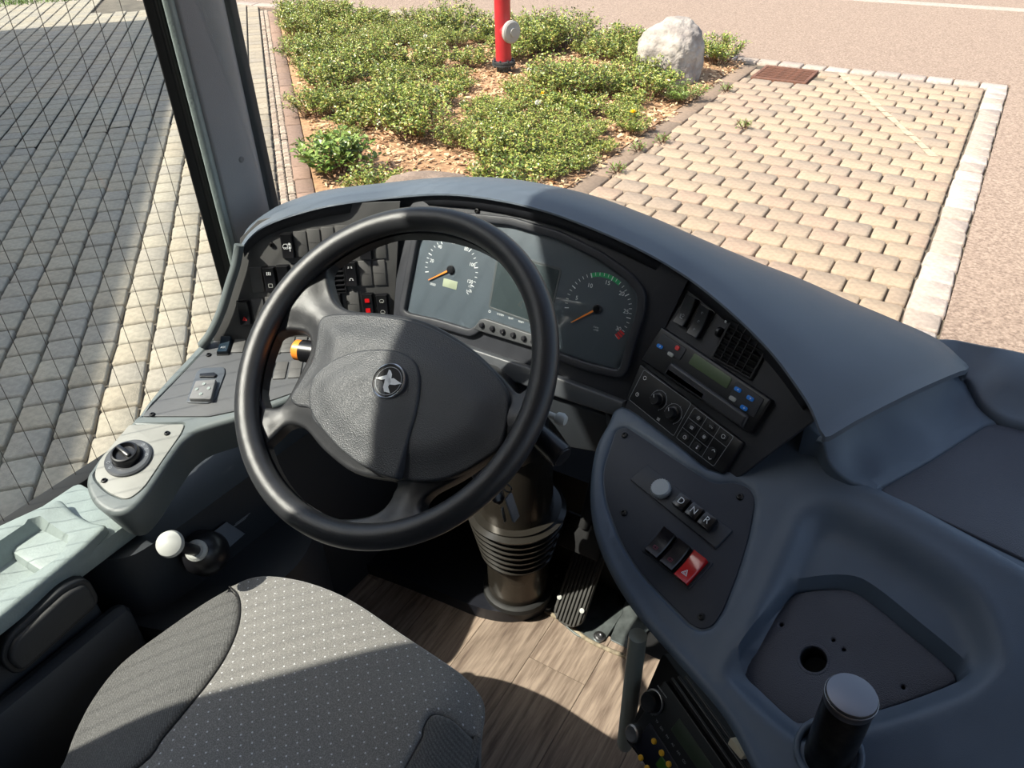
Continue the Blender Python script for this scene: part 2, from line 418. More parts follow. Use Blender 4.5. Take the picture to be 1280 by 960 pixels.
# side window: glass, heating wires, seals
sw = empty('window_2', (XW, .3, 1.36), None, None, kind='structure')
wbox('pane', XW-.030, XW-.026, BPOST-.02, .87, 1.33, HEAD+.02, GLASS_L, sw)
M_WIRE = mat('heating_wire', (.03, .022, .018), .5)
wm = None; y = BPOST+.03
while y < .86:
    if wm is None:
        bm = bmesh.new(); bmesh.ops.create_cone(bm, cap_ends=False, segments=5, radius1=.00055, radius2=.00055, depth=HEAD-1.36); wm = to_mesh('heating_wire', bm, M_WIRE)
    obj('heating_wire', wm, Matrix.Translation((XW-.0245, y, (HEAD+1.36)/2)), sw); y += .0445
wbox('lower_seal', XW-.034, XW+.004, BPOST, .87, 1.352, 1.376, M_RUB, sw, .004)
wbox('sill_strip', XW-.05, XW+.03, BPOST, .87, 1.30, 1.356, M_GREY, sw, .004)
# A-pillar, standing between side window and windscreen
def prism(bm, P, z0, z1, mi=0, dy=0):
    a = [bm.verts.new((p[0], p[1], z0)) for p in P]; b = [bm.verts.new((p[0], p[1]+dy, z1)) for p in P]; n = len(P)
    fs = [bm.faces.new((a[i], a[(i+1) % n], b[(i+1) % n], b[i])) for i in range(n)]+[bm.faces.new(a[::-1]), bm.faces.new(b)]
    for f in fs: f.material_index = mi
pil = empty('trim_1', (XW, .95, 1.4), None, None, kind='structure')
def seal(name, P, m, r=.003):
    bm = bmesh.new(); prism(bm, fillet(P, r, 3), 1.28, 3.35); return wobj(name, bm, m, pil, 30)
seal('outer_seal', [(-1.206, .856), (-1.20, .852), (-1.19, .866), (-1.206, .872)], M_RUB)
seal('inner_seal', [(-1.206, .866), (-1.192, .862), (-1.183, .870), (-1.187, .880), (-1.206, .890)], M_RUB, .006)
seal('edge_strip', [(-1.206, .880), (-1.185, .878), (-1.170, .864), (-1.160, .872), (-1.163, .884), (-1.206, .900)], M_TRAY, .004)
seal('pillar_cover', [(-1.206, .890), (-1.166, .880), (-1.158, .884), (-1.150, .945), (-1.153, .968), (-1.165, .985), (-1.206, 1.0)], mat('pillar_plastic', (.27, .275, .285), .5, bump=.5, bscale=700, var=.04), .012)
seal('windscreen_seal', [(-1.206, .985), (-1.166, .972), (-1.154, .985), (-1.155, 1.000), (-1.206, 1.030)], M_RUB)
p = hit(301, 199, (1, -.12, 0), (-1.152, .95, 0)); lathe('cover_cap', [(.0065, 0), (.0065, .002), (.004, .0038)], Matrix.Translation(Vector(p))@Matrix.Rotation(pi/2, 4, 'Y'), M_GREY, pil, 20)
# ================================================================ dashboard
CR = Vector((FC.o+FL.o)/2)
dash = empty('dashboard', (-.5, 1.1, 1.45), 'long blue-grey dashboard with a curved hood behind the steering wheel', 'dashboard')
# --- face: three facets
def facet(F, L, name='face_panel', m=M_FACE):
    return slab(name, pxs(F, L), F, m, dash, depth=.006, er=.0005)
facet(FL, m=M_FACE_SUNLIT, L=[(300, 298), (300, 330), (283, 380), (266, 425), (300, 436), (400, 432), (470, 440), (490, 432), (495, 350), (500, 252), (440, 254), (380, 262), (322, 276)])
facet(FC, [(500, 252), (495, 350), (490, 420), (600, 462), (700, 500), (786, 505), (824, 425), (864, 342), (804, 309), (744, 283), (682, 262), (610, 247), (540, 249)])
facet(FR, [(864, 342), (824, 425), (779, 512), (850, 565), (903, 602), (925, 595), (1016, 526), (1003, 485), (980, 447), (935, 397), (902, 363)])
# --- hood: brow, crest and top as one loft
crest = [(302, 312, FL), (313, 298, FL), (332, 284, FL), (370, 270, FL), (420, 258, FL), (500, 248, FC), (560, 245, FC), (620, 252, FC), (680, 266, FC), (740, 288, FC), (800, 315, FC), (850, 344, FR), (890, 374, FR), (930, 410, FR), (965, 447, FR), (993, 485, FR), (1010, 512, FR), (1022, 541, FR)]
outer = [(300, 303, .845), (312, 284, .875), (335, 269, .92), (365, 256, .97), (410, 244, 1.03), (490, 233, 1.10), (550, 229, 1.14), (610, 228, 1.17), (670, 234, 1.19), (740, 249, 1.205), (815, 276, 1.21), (880, 304, 1.205), (940, 328, 1.20), (1000, 351, 1.195), (1060, 378, 1.185), (1110, 399, 1.175), (1170, 426, 1.165), (1206, 456, 1.145)]
HC = .02
HCL = {id(FL): .013, id(FC): .018, id(FR): .030}
HCV = np.array([HCL[id(F)] for _, _, F in crest])
for _ in range(2): HCV[1:-1] = (HCV[:-2]+HCV[1:-1]*2+HCV[2:])/4
C3 = [F.at(a, b, float(HCV[i])) for i, (a, b, F) in enumerate(crest)]; O3 = [aty(a, b, y) for a, b, y in outer]
C3 = smooth_open(C3, 5); O3 = smooth_open(O3, 5)
NRM = [F.n for _, _, F in crest for _ in range(5)][:len(C3)]
NR = np.array(NRM+[NRM[-1]]*(len(C3)-len(NRM))); 
for _ in range(14): NR[1:-1] = (NR[:-2]+NR[1:-1]+NR[2:])/3
NR /= np.linalg.norm(NR, axis=1)[:, None]
VD = np.array([F.v for _, _, F in crest for _ in range(5)][:len(C3)]+[FR.v]*max(0, len(C3)-5*len(crest)))
for _ in range(14): VD[1:-1] = (VD[:-2]+VD[1:-1]+VD[2:])/3
HI = np.interp(np.arange(len(C3))/5., np.arange(len(crest)), HCV)
bm = bmesh.new(); rows = []
n = len(C3)
for i in range(n):
    c, o, nn = C3[i], O3[i], NR[i]; t = i/(n-1)
    out = o-c; L_ = np.linalg.norm(out); e = out/L_
    up = np.array([0, 0, 1.]); up -= e*up.dot(e); up /= np.linalg.norm(up)
    hc = HI[i]; vd = VD[i]
    fw = .016 if i < n-8 else .002
    kk = min(1., L_/.10)
    row = [c-nn*(hc-.0045)-vd*fw, c-nn*(hc-.0065), c-nn*hc*.6, c-nn*.008*kk+e*.0005, c-nn*.002+e*.0008+up*.001*kk, c+(e*.004+up*.0035)*kk, c+(e*.010+up*.005)*kk]
    for s in (.16, .3, .45, .6, .75, .88, .96, 1.):
        row.append(c+out*s+up*kk*(.006+.016*4*s*(1-s)*min(1, L_/.2))*(1 if s < .96 else .6))
    row += [o+e*.006-up*.004, o+e*.006-up*.02, o-e*.004-up*.03]
    rows.append([bm.verts.new(p) for p in row])
for a, b in zip(rows, rows[1:]):
    for j in range(len(a)-1): bm.faces.new((a[j], b[j], b[j+1], a[j+1])).material_index = int(j < 2)
# rounded end edge with its thickness on the right
last = rows[-1]; co = [np.array(v.co) for v in last]
tang = np.array(C3[-1])-np.array(C3[-3]); tang /= np.linalg.norm(tang); tang[2] = 0
bow = [tang*.020*math.sin(pi*min(1, max(0, (j-3)/(len(co)-6)))) for j in range(len(co))]
last = last[3:]; co = co[3:]; bow = bow[3:]
e1 = [bm.verts.new(c+b+tang*.004+np.array([0, 0, -.002])) for c, b in zip(co, bow)]
e2 = [bm.verts.new(c+b+tang*.005+np.array([0, 0, -.010])) for c, b in zip(co, bow)]
e3 = [bm.verts.new(c+b-tang*.02*min(1, k_/6)+np.array([0, 0, -.011-.003*min(1, k_/6)])) for k_, (c, b) in enumerate(zip(co, bow))]
for a, b in ((last, e1), (e1, e2), (e2, e3)):
    for j in range(len(a)-1): bm.faces.new((a[j], b[j], b[j+1], a[j+1]))
hood = wobj('hood', bm, [M_HOOD, mat('brow_shade', (.012, .013, .018), .6)], dash, 50)
hm = hood.modifiers.new('thick', 'SOLIDIFY'); hm.thickness = .003; hm.offset = -1
# inner brow faces coloured near black: painted shade under the hood
# --- cluster lower ledge and under-dash panels
slab('lower_ledge', pxs(FC, [(488, 408), (500, 404), (600, 438), (690, 468), (780, 502), (776, 522), (690, 494), (600, 462), (500, 424), (488, 418)], .012), FC, mat('ledge_plastic', (.055, .06, .068), .4, bump=.2, bscale=1500), dash, h=.016, depth=.02, er=.004)
slab('lower_cover', [(-1.1, .80), (-.80, .93), (-.40, .93), (-.34, .86), (-.36, 1.36), (-1.1, 1.36)], Plane((0, 0, 1.53), 0, 0), M_DARK, dash, depth=.02, er=.004)
bm = bmesh.new()
slab_bm(bm, [(-.50, 1.42), (-.36, 1.45), (-.35, 1.52), (-.50, 1.53)], Plane((0, .92, 0), un=((1, 0, 0), (0, 0, 1))), 0, .02, .004); wobj('cable_bracket', bm, M_DARK, dash)
# --- front lower edge fairing: arm of the left side console
side = empty('side_console', Vector(AP.o), 'blue-grey side console below the side window, left of the steering wheel', 'side console')
rim = [(291, 352), (277, 390), (262, 417), (233, 450), (205, 480), (178, 513), (155, 540), (128, 566), (111, 592), (109, 612), (120, 632), (140, 643), (162, 640), (182, 622), (204, 590), (222, 562), (243, 543), (266, 534), (300, 524), (345, 508), (385, 494), (440, 486), (470, 470), (490, 430), (440, 400), (360, 380)]
P = [np.array(AP.uv(a, b)) for a, b in rim]
P = [np.array(p) for p in smooth_closed(P, 5)]
pan_out = fillet(pxs(AP, [(268, 427, 0), (177, 522), (262, 522), (300, 514), (345, 500), (385, 486), (430, 478), (440, 432), (380, 424), (300, 424)]), .006)
lp_out = fillet(pxs(AP, [(162, 532, .004), (232, 531, .006), (228, 542, .01), (203, 578, .02), (180, 612, .03), (160, 627, .03), (134, 617, .02), (117, 597, .02), (124, 577, .02)]), .02, 6)
for q in (pan_out, lp_out):
    if area2(q) < 0: q.reverse()
def arm_h(X):
    d = np.minimum(sdf(np.array(pan_out), X), sdf(np.array(lp_out), X)); return -.004*(1-sstep((d+.0005)/.003))
slab('console_shell', P, AP, M_SHELL if False else mat('side_console_plastic', (.13, .15, .152), .42, bump=.3, bscale=1300, var=.06), side, h=.004, depth=.085, er=.009, eseg=5, hf=arm_h, step=.012, loops=[pan_out, offset2(pan_out, .003), lp_out, offset2(lp_out, .003)], skirt_in=.012)
slab('switch_panel', offset2(pan_out, -.0008), AP, mat('side_panel_plastic', (.085, .088, .094), .5, bump=.3, bscale=1500), side, h=.003, depth=.004, er=.0008)
slab('knob_panel', offset2(lp_out, -.0008), AP, M_LPLATE, side, h=.003, depth=.004, er=.0008)
# left molded rim running up to the pillar along the left facet
bm = bmesh.new()
add_tube(bm, smooth_open([FL.at(a, b, .016) for a, b in [(299, 306), (295, 330), (287, 356), (277, 388), (264, 416), (252, 432)]], 5), .0085, 12); wobj('left_rim', bm, mat('side_console_plastic', (.13, .15, .152), .42, bump=.3, bscale=1300, var=.06), dash, 60)
# --- generic parts -------------------------------------------------------------
_mesh = {}
def cached(key, fn):
    if key not in _mesh: _mesh[key] = fn()
    return _mesh[key]
def m_screw():
    bm = bmesh.new(); add_lathe(bm, [(.0048, 0), (.0048, .0016), (.0040, .0026), (.0022, .0030), (.0020, .0012), (.0001, .0012)], 14, cap1=False)
    bmesh.ops.recalc_face_normals(bm, faces=bm.faces[:]); return to_mesh('screw', bm, M_SCREW, 30)
def screw(F, px, py, parent, h=0, s=1, m=None):
    return obj('screw', cached('screw', m_screw), F.Mp(px, py, h)@Matrix.Scale(s, 4), parent)
def m_blank(w_, h_):
    bm = bmesh.new(); add_box(bm, w_, h_, .004, Matrix.Translation((0, 0, .0005)), .0012, 2)
    add_box(bm, w_*.9, .0006, .0006, Matrix.Translation((0, 0, .0026))); return to_mesh('blank_cover', bm, M_BLANK)
def blank(F, px, py, parent, w_=.0225, h_=.047, m=None, h=0):
    return obj('blank_cover', cached(('blank', w_, h_), lambda: m_blank(w_, h_)), F.Mp(px, py, h), parent)
def m_rocker(w_, h_, m):
    """saddle-shaped rocker key"""
    bm = bmesh.new(); N_ = 10; rows = []
    hw, hh = w_/2, h_/2
    for i in range(N_+1):
        t = -1+2*i/N_; y = t*hh; z = .0075+.0030*t*t+.0012*t
        rows.append([(-hw, y, .0), (-hw*.97, y, z-.0012), (-hw*.86, y, z), (0, y, z-.0004), (hw*.86, y, z), (hw*.97, y, z-.0012), (hw, y, 0)])
    V = [[bm.verts.new(p) for p in r] for r in rows]
    for a, b in zip(V, V[1:]):
        for j in range(6): bm.faces.new((a[j], a[j+1], b[j+1], b[j]))
    bm.faces.new(V[0][::-1]); bm.faces.new(V[-1])
    es = [e for e in bm.edges if len(e.link_faces) == 2 and e.calc_face_angle(0) > .9]
    bmesh.ops.bevel(bm, geom=es, offset=.0009, segments=2, affect='EDGES')
    return to_mesh('switch', bm, m, 40)
M_BEZ = mat('switch_frame', (.012, .012, .014), .45)
def rocker(F, px, py, parent, w_=.0205, h_=.043, m=None, icon=None, frame=True, h=0, **k):
    m = m or M_BLACK
    M = F.Mp(px, py, h)
    s = obj('switch', cached(('rk', w_, h_, m.name), lambda: m_rocker(w_, h_, m)), M, parent, **k)
    if frame:
        def fr():
            bm = bmesh.new(); slab_bm(bm, fillet([(-w_/2-.0018, -h_/2-.002), (w_/2+.0018, -h_/2-.002), (w_/2+.0018, h_/2+.002), (-w_/2-.0018, h_/2+.002)], .002, 2), XY, .0022, .0022, .0006, holes=[[(-w_/2-.0003, -h_/2-.0003), (w_/2+.0003, -h_/2-.0003), (w_/2+.0003, h_/2+.0003), (-w_/2-.0003, h_/2+.0003)]])
            bmesh.ops.recalc_face_normals(bm, faces=bm.faces[:]); return to_mesh('switch_frame', bm, M_BEZ, 30)
        obj('switch_frame', cached(('fr', w_, h_), fr), M, s)
    if icon:
        for im, fn in icon:
            bm = bmesh.new(); fn(bm, w_, h_)
            if len(bm.faces): obj('icon', to_mesh('icon', bm, im, None), M, s)
            else: bm.free()
    return s
def zt(y, h_): t = y/(h_/2); return .0075+.0030*t*t+.0012*t+.0004
def T(x, y, h_, r=0): return Matrix.Translation((x, y, zt(y, h_)))@Matrix.Rotation(r, 4, 'Z')
def ic_truck(bm, w_, h_):
    m = T(0, 0, h_); s = w_*.4
    add_loop(bm, [(-s*.9, -s*.35), (s*.1, -s*.35), (s*.1, s*.45), (-s*.6, s*.45), (-s*.9, s*.1)], .0008, m)
    for y in (.010, -.010):
        add_line(bm, (s*.55, y), (s*.55, y*.35), .0013, T(0, 0, h_)); sg = 1 if y > 0 else -1
        add_poly(bm, [(s*.2, y*.45), (s*.9, y*.45), (s*.55, y*.12)], m)
    for x_ in (-s*.6, -s*.1): add_arc(bm, .0014, 0, 2*pi, .0006, m, 10, (x_, -s*.5))
    for a in (-.0022, 0, .0022): add_line(bm, (s*.3, a), (s*.95, a), .0006, m)
def ic_heat(bm, w_, h_):
    m = T(0, h_*.26, h_)
    for x_ in (-.003, 0, .003):
        for j in range(6): add_line(bm, (x_+.0008*(-1)**j, -.003+j*.001), (x_-.0008*(-1)**j, -.002+j*.001), .0008, m)
def ic_square(bm, w_, h_): add_loop(bm, [(-.0035, -.0032), (.0035, -.0032), (.0035, .0032), (-.0035, .0032)], .0009, T(0, -h_*.27, h_))
def ic_tri(y0=-.27, r=.0045, ring=True):
    def f(bm, w_, h_):
        m = T(0, h_*y0, h_); P_ = [(r*cos(a), r*sin(a)) for a in (pi/2, pi*7/6, -pi/6)]
        add_loop(bm, P_, .0008, m); add_loop(bm, [(p[0]*.5, p[1]*.5) for p in P_], .0006, m)
    return f
def ic_arcs(bm, w_, h_):
    for s_, y in ((1, .27), (-1, -.27)):
        m = T(0, h_*y, h_); add_arc(bm, .0038, pi*.15, pi*.85, .0009, m, 8); add_line(bm, (-.004, 0), (-.0015, .001), .0009, m); add_line(bm, (.004, 0), (.0015, .001), .0009, m)
def ic_sq(y0, s=.0042):
    def f(bm, w_, h_): add_poly(bm, [(-s, -s), (s, -s), (s, s), (-s, s)], T(0, h_*y0, h_))
    return f
def ic_marks(y0):
    def f(bm, w_, h_):
        m = T(0, h_*y0, h_)
        add_loop(bm, [(-.0038, -.002), (.0038, -.002), (.0038, .001), (.002, .003), (-.002, .003), (-.0038, .001)], .0008, m)
        for x_ in (-.002, 0, .002): add_line(bm, (x_, -.004), (x_, -.0025), .0008, m)
    return f
def ic_text(t, y0, size, x0=0, r=0):
    def f(bm, w_, h_): add_text(bm, t, size, T(x0, h_*y0, h_, r)@Matrix.Translation((0, 0, .0003)))
    return f
def ic_seat(bm, w_, h_):
    m = T(0, -h_*.22, h_); add_line(bm, (-.003, .003), (-.002, -.003), .0012, m); add_line(bm, (-.002, -.003), (.003, -.003), .0012, m); add_arc(bm, .002, 0, 2*pi, .0006, m, 10, (.0015, .0018))
def ic_dots(bm, w_, h_):
    for y in (.3, 0, -.3): add_arc(bm, .0015, 0, 1.6*pi, .0006, T(0, h_*y, h_), 8)
# --- switches of the left facet
W_ = M_WHITE
rocker(FL, 360, 306.5, dash, icon=[(W_, ic_truck)], label='black rocker switch with a white vehicle and arrows icon')
for a, b in [(376.3, 305), (393.3, 302.5), (410.7, 300), (428, 298), (446, 297)]: blank(FL, a, b, dash)
rocker(FL, 457, 308, dash, label='black rocker switch half hidden by the wheel rim'); blank(FL, 474.5, 307, dash)
blank(FL, 321.5, 349.5, dash)
rocker(FL, 338.4, 348, dash, icon=[(W_, ic_heat), (M_KNOB, ic_square)], label='black rocker switch with heater lines and a square')
rocker(FL, 355.5, 346, dash)
for a, b in [(373, 345), (390, 343)]: blank(FL, a, b, dash)
rocker(FL, 439.3, 341.5, dash, icon=[(W_, ic_arcs)], label='black rocker switch with two white arc icons')
blank(FL, 457, 341.5, dash); blank(FL, 474.5, 340.5, dash)
rocker(FL, 306, 390, dash, icon=[(M_REDP, ic_tri())], label='black rocker switch with a red warning triangle')
blank(FL, 323.5, 388, dash); blank(FL, 341, 386, dash)
rocker(FL, 421, 380, dash); blank(FL, 442, 379.5, dash)
rocker(FL, 460.3, 380.5, dash, icon=[(M_RED, ic_sq(.24)), (M_RED, ic_sq(-.22))], label='black rocker switch with two red squares')
rocker(FL, 478.5, 381.5, dash, icon=[(M_KNOB, ic_marks(.25)), (M_KNOB, ic_marks(-.25))], label='black rocker switch with two grey pictograms')
screw(FL, 340, 306, dash); screw(FC, 596.5, 263.5, dash, .001); screw(FC, 737.5, 297, dash, .001)
def vent(F, pxc, w_, h_, n, parent, nv=3):
    M = F.Mp(*pxc)
    def fr():
        bm = bmesh.new(); slab_bm(bm, fillet([(-w_/2-.004, -h_/2-.004), (w_/2+.004, -h_/2-.004), (w_/2+.004, h_/2+.004), (-w_/2-.004, h_/2+.004)], .003, 3), XY, .005, .012, .0015, holes=[[(-w_/2, -h_/2), (w_/2, -h_/2), (w_/2, h_/2), (-w_/2, h_/2)]])
        bmesh.ops.recalc_face_normals(bm, faces=bm.faces[:]); return to_mesh('air_vent', bm, M_BEZ, 30)
    v = obj('air_vent', fr(), M, parent)
    box('backing', w_, h_, .001, M@Matrix.Translation((0, 0, .0004)), M_MATTE, v)
    bm = bmesh.new(); add_box(bm, w_, .0016, .006, Matrix.Rotation(.5, 4, 'X')); sm = to_mesh('slat', bm, M_BLACK)
    for i in range(n): obj('slat', sm, M@Matrix.Translation((0, -h_/2+h_*(i+.5)/n, .004)), v)
    bm = bmesh.new(); add_box(bm, .0012, h_, .003); vm = to_mesh('divider', bm, M_BLACK)
    for i in range(nv): obj('divider', vm, M@Matrix.Translation((-w_/2+w_*(i+1)/(nv+1), 0, .0055)), v)
    return v
vent(FL, (412, 347), .052, .052, 6, dash, 2)
# --- right facet
for q in [(851, 350), (984.5, 470)]: screw(FR, q[0], q[1], dash)
screw(FR, 925, 553, dash, 0, .6)
slab('switch_base', fillet(pxs(FR, [(861, 369), (896, 390), (877, 423), (842, 401)]), .003), FR, M_BEZ, dash, h=.002, depth=.004, er=.001)
rocker(FR, 859.5, 389, dash, .021, .045, icon=[(M_GREYP, ic_seat)], frame=False, h=.002, label='black rocker switch with a seat icon beside the air vent')
rocker(FR, 876.5, 403, dash, .021, .045, icon=[(M_GREYP, ic_dots)], frame=False, h=.002, label='black rocker switch with three small signs beside the air vent')
# air vent: aligned to the facet
vent(FR, (929, 434), .066, .062, 7, dash, 4)
wm_ = FR.Mp(899, 415, .004); lathe('vent_wheel', [(.006, -.003), (.0075, -.002), (.0075, .002), (.006, .003)], wm_@Matrix.Rotation(pi/2, 4, 'Y'), M_BLACK, dash, 20)
box('vent_mark', .003, .003, .001, FR.Mp(907, 402, .006), M_WHITE, dash)
# ================================================================ instrument cluster
clu = empty('instrument_cluster', FC.w(.07, 0), 'instrument cluster with speedometer, screen and rev counter behind the steering wheel', 'instruments')
gl = fillet(pxs(FC, [(509, 387, .004), (516, 350), (525, 302), (531, 290), (546, 282), (590, 277), (640, 282), (700, 300), (750, 325), (785, 350), (799, 368), (798, 388), (786, 425), (776, 462), (735, 452), (690, 436), (672, 424), (605, 399), (598, 406), (590, 411), (550, 399), (514, 391)]), .008, 4)
bez = offset2(gl if area2(gl) > 0 else gl[::-1], .010)
M_DIAL = mat('dial_face', (.078, .098, .118), .45, var=.08, vscale=5)
M_CLG = mat('cluster_bezel', (.055, .058, .062), .45, bump=.2, bscale=1500)
slab('dial_plate', gl, FC, M_DIAL, clu, h=.0015, depth=.002, er=0.0002)
slab('bezel', offset2(bez, .004), FC, M_FACE, clu, h=.010, depth=.009, er=.003, holes=[gl])
gls = slab('cover_glass', offset2(gl if area2(gl) > 0 else gl[::-1], -.0006), FC, glass_mat('cluster_glass', (.96, .97, .97), .05), clu, h=.0085, depth=.0006, er=.0001)
def dial(cu, cv_, r, a0, a1, nt, big, nums, needle_px, nl, parent, extra=None):
    bm = bmesh.new(); Z0 = .0018
    for i in range(nt+1):
        a = a0+(a1-a0)*i/nt; b = i % big == 0
        r0 = r-(.0075 if b else .0050)
        add_line(bm, (r0*cos(a), r0*sin(a)), (r*cos(a), r*sin(a)), .0015 if b else .0009)
    for t, (qx, qy), s in nums:
        u, v = FC.uv(qx, qy); add_text(bm, t, s, Matrix.Translation((u-cu, v-cv_, 0)))
    obj('dial_marks', to_mesh('dial_marks', bm, M_WHITE, None), FC.M(cu, cv_, Z0), parent)
    nu, nv = FC.uv(*needle_px, .004); a = atan2(nv-cv_, nu-cu)
    bm = bmesh.new(); add_poly(bm, [(0, -.0017), (nl, -.0007), (nl+.001, 0), (nl, .0007), (0, .0017)])
    r_ = bmesh.ops.extrude_face_region(bm, geom=bm.faces[:]); bmesh.ops.translate(bm, vec=(0, 0, .0012), verts=[x for x in r_['geom'] if isinstance(x, bmesh.types.BMVert)])
    bmesh.ops.recalc_face_normals(bm, faces=bm.faces[:])
    nd = obj('needle', to_mesh('needle', bm, M_ORANGE), FC.M(cu, cv_, .0035, a), parent, label='orange needle')
    lathe('needle_hub', [(.0075, 0), (.0072, .003), (.0055, .0045), (.0005, .005)], FC.M(cu, cv_, .002), M_BLACK if r > .0549 else M_GREY, nd, 24)
su, sv = FC.uv(564.5, 337)
S0 = atan2(FC.uv(533, 352)[1]-sv, FC.uv(533, 352)[0]-su) % (2*pi)
dial(su, sv, .0555, radians(197), radians(-38), 26, 4,
     [('20', (540.5, 326), .0085), ('40', (550.5, 308.5), .0085), ('60', (567.5, 303), .0085), ('80', (583.5, 311.5), .0085), ('100', (591, 331), .0085), ('120', (588, 352), .0085), ('125', (588, 358), .005), ('km/h', (587, 364), .0055)], (533.5, 351), .050, clu)
box('odometer', .030, .0145, .0008, FC.Mp(562.5, 355, .002), M_LCD, clu, .0004)
bm = bmesh.new(); add_text(bm, '0000', .006, Matrix.Identity(4)); obj('odometer_marks', to_mesh('marks', bm, M_WHITE, None), FC.Mp(541, 355.5, .002), clu)
tu, tv = FC.uv(747.5, 386)
dial(tu, tv, .058, radians(192), radians(-40), 30, 5,
     [('5', (721.5, 372.5), .0095), ('10', (738, 357), .0095), ('15', (760, 353.5), .0095), ('20', (777.5, 367), .0095), ('25', (783, 389.5), .0095), ('30', (773.5, 411), .0095), ('1/min', (745.5, 409), .0042), ('x100', (745.5, 412.5), .0042)], (714, 403), .050, clu)
bm = bmesh.new(); add_arc(bm, .0545, radians(60), radians(116), .007, None, 20); obj('green_band', to_mesh('green_band', bm, M_GREENP, None), FC.M(tu, tv, .0017), clu, label='green band of the rev counter')
bm = bmesh.new()
for i in range(3): add_arc(bm, .0555, radians(-40+i*5), radians(-36.4+i*5), .010, None, 3)
obj('red_band', to_mesh('red_band', bm, M_REDP, None), FC.M(tu, tv, .0021), clu, label='red band of the rev counter')
scr = fillet(pxs(FC, [(613.5, 383), (624, 322), (632, 318), (700, 338), (684, 408)]), .003, 3)
slab('screen', scr, FC, mat('screen', (.045, .06, .065), .25), clu, h=.0025, depth=.001, er=.0003)
slab('screen_frame', offset2(scr if area2(scr) > 0 else scr[::-1], .004), FC, mat('screen_frame', (.085, .095, .10), .4), clu, h=.0022, depth=.001, er=.0003, holes=[scr])
bm = bmesh.new()
for t, q, s in [('O', (612, 389.5), .006), ('SYSTEM', (625.5, 393.5), .0042), ('QUIT', (638.5, 398), .0042), ('RESET', (651.5, 402.5), .0042), ('SET', (664, 406.5), .0042)]:
    add_text(bm, t, s, FC.Mp(*q, .002))
wobj('menu_lettering', bm, M_WHITE, clu, None)
slab('button_base', fillet(pxs(FC, [(592, 411), (600, 399.5), (606, 398), (672, 420), (684, 440), (600, 414)], .009), .003), FC, M_CLG, clu, h=.011, depth=.008, er=.002)
for a, b in [(602.5, 406.5), (615.5, 410.5), (628.5, 414.5), (641.5, 418.8), (655, 423), (667, 427)]:
    lathe('menu_button', [(.0052, 0), (.0050, .0025), (.0035, .0050), (.0003, .0058)], FC.Mp(a, b, .011), mat('menu_button', (.02, .02, .023), .2), clu, 16)
# ================================================================ heating control with tachograph drum
def panel_px(name, L, F, m, parent, h, depth, er, r=.003):
    return slab(name, fillet(pxs(F, L, h), r, 3), F, m, parent, h=h, depth=depth, er=er)
tac = empty('tachograph', FR.at(880, 475), 'black tachograph with green display and small blue keys on the right of the dashboard', 'tachograph')
panel_px('housing', [(826, 408), (964, 500), (937, 542), (801, 450)], FR, M_BLACK, tac, .012, .012, .0025)
panel_px('key_panel', [(828, 416), (858, 436), (849, 451), (818, 431)], FR, M_FACE, tac, .0135, .002, .0005)
panel_px('key_panel', [(921, 476), (955, 499), (942, 522), (909, 499)], FR, M_FACE, tac, .0135, .002, .0005)
panel_px('display', [(868, 441), (915, 473), (908, 486), (860, 454)], FR, M_LCD2, tac, .0135, .002, .0005)
panel_px('drawer', [(838, 452), (935, 520), (927, 536), (828, 468)], FR, mat('drawer_plastic', (.03, .031, .036), .35), tac, .017, .006, .004)
def pill(F, px, py, w_, h_, m, parent, h, name='key'):
    def mk():
        bm = bmesh.new(); P_ = fillet([(-w_/2, -h_/2), (w_/2, -h_/2), (w_/2, h_/2), (-w_/2, h_/2)], min(w_, h_)*.45, 4); slab_bm(bm, P_, XY, .0016, .0016, .0005)
        bmesh.ops.recalc_face_normals(bm, faces=bm.faces[:]); return to_mesh(name, bm, m, 35)
    return obj(name, cached((name, w_, h_, m.name), mk), F.Mp(px, py, h), parent)
for q in [(825, 433), (922.5, 487), (938, 498), (930, 510)]:
    k_ = pill(FR, *q, .0115, .006, M_BLUE, tac, .0137); k_['label'] = 'blue key'
    bm = bmesh.new(); add_line(bm, (-.0015, 0), (.0015, 0), .0008); add_line(bm, (0, -.0015), (0, .0015), .0008); obj('key_mark', to_mesh('key_mark', bm, M_WHITE, None), FR.Mp(q[0], q[1], .0155), k_)
pill(FR, 847, 435, .008, .0075, M_REDP, tac, .0137)['label'] = 'round red key'
for q in [(838.5, 443), (916, 498.5)]: pill(FR, *q, .0115, .006, M_KNOB, tac, .0137)['label'] = 'grey key'
# ================================================================ climate control unit
cli = empty('climate_control', FR.at(860, 530), 'black climate control unit with two rotary knobs and a keypad', 'climate control')
panel_px('housing', [(800, 455), (929, 553), (903, 593), (783, 498)], FR, M_BLACK, cli, .008, .008, .002)
M_OUT = mat('outline_print', (.30, .32, .34), .5)
bm = bmesh.new(); add_loop(bm, fillet(pxs(FR, [(805, 462), (864, 504), (842, 545), (786, 499)], .0085), .003, 3), .0008)
obj('outline', to_mesh('outline', bm, M_OUT, None), FR.M(0, 0, .0083), cli)
bm = bmesh.new(); add_loop(bm, fillet(pxs(FR, [(868, 509), (917, 546), (892, 583), (845, 547)], .0085), .003, 3), .0008)
for a, b in [((884, 521), (861, 559)), ((900, 533.5), (877, 571)), ((860.5, 522), (908, 559)), ((853, 534), (885, 560))]:
    add_line(bm, FR.uv(*a, .0085), FR.uv(*b, .0085), .0007)
obj('outline', to_mesh('outline', bm, M_OUT, None), FR.M(0, 0, .0083), cli)
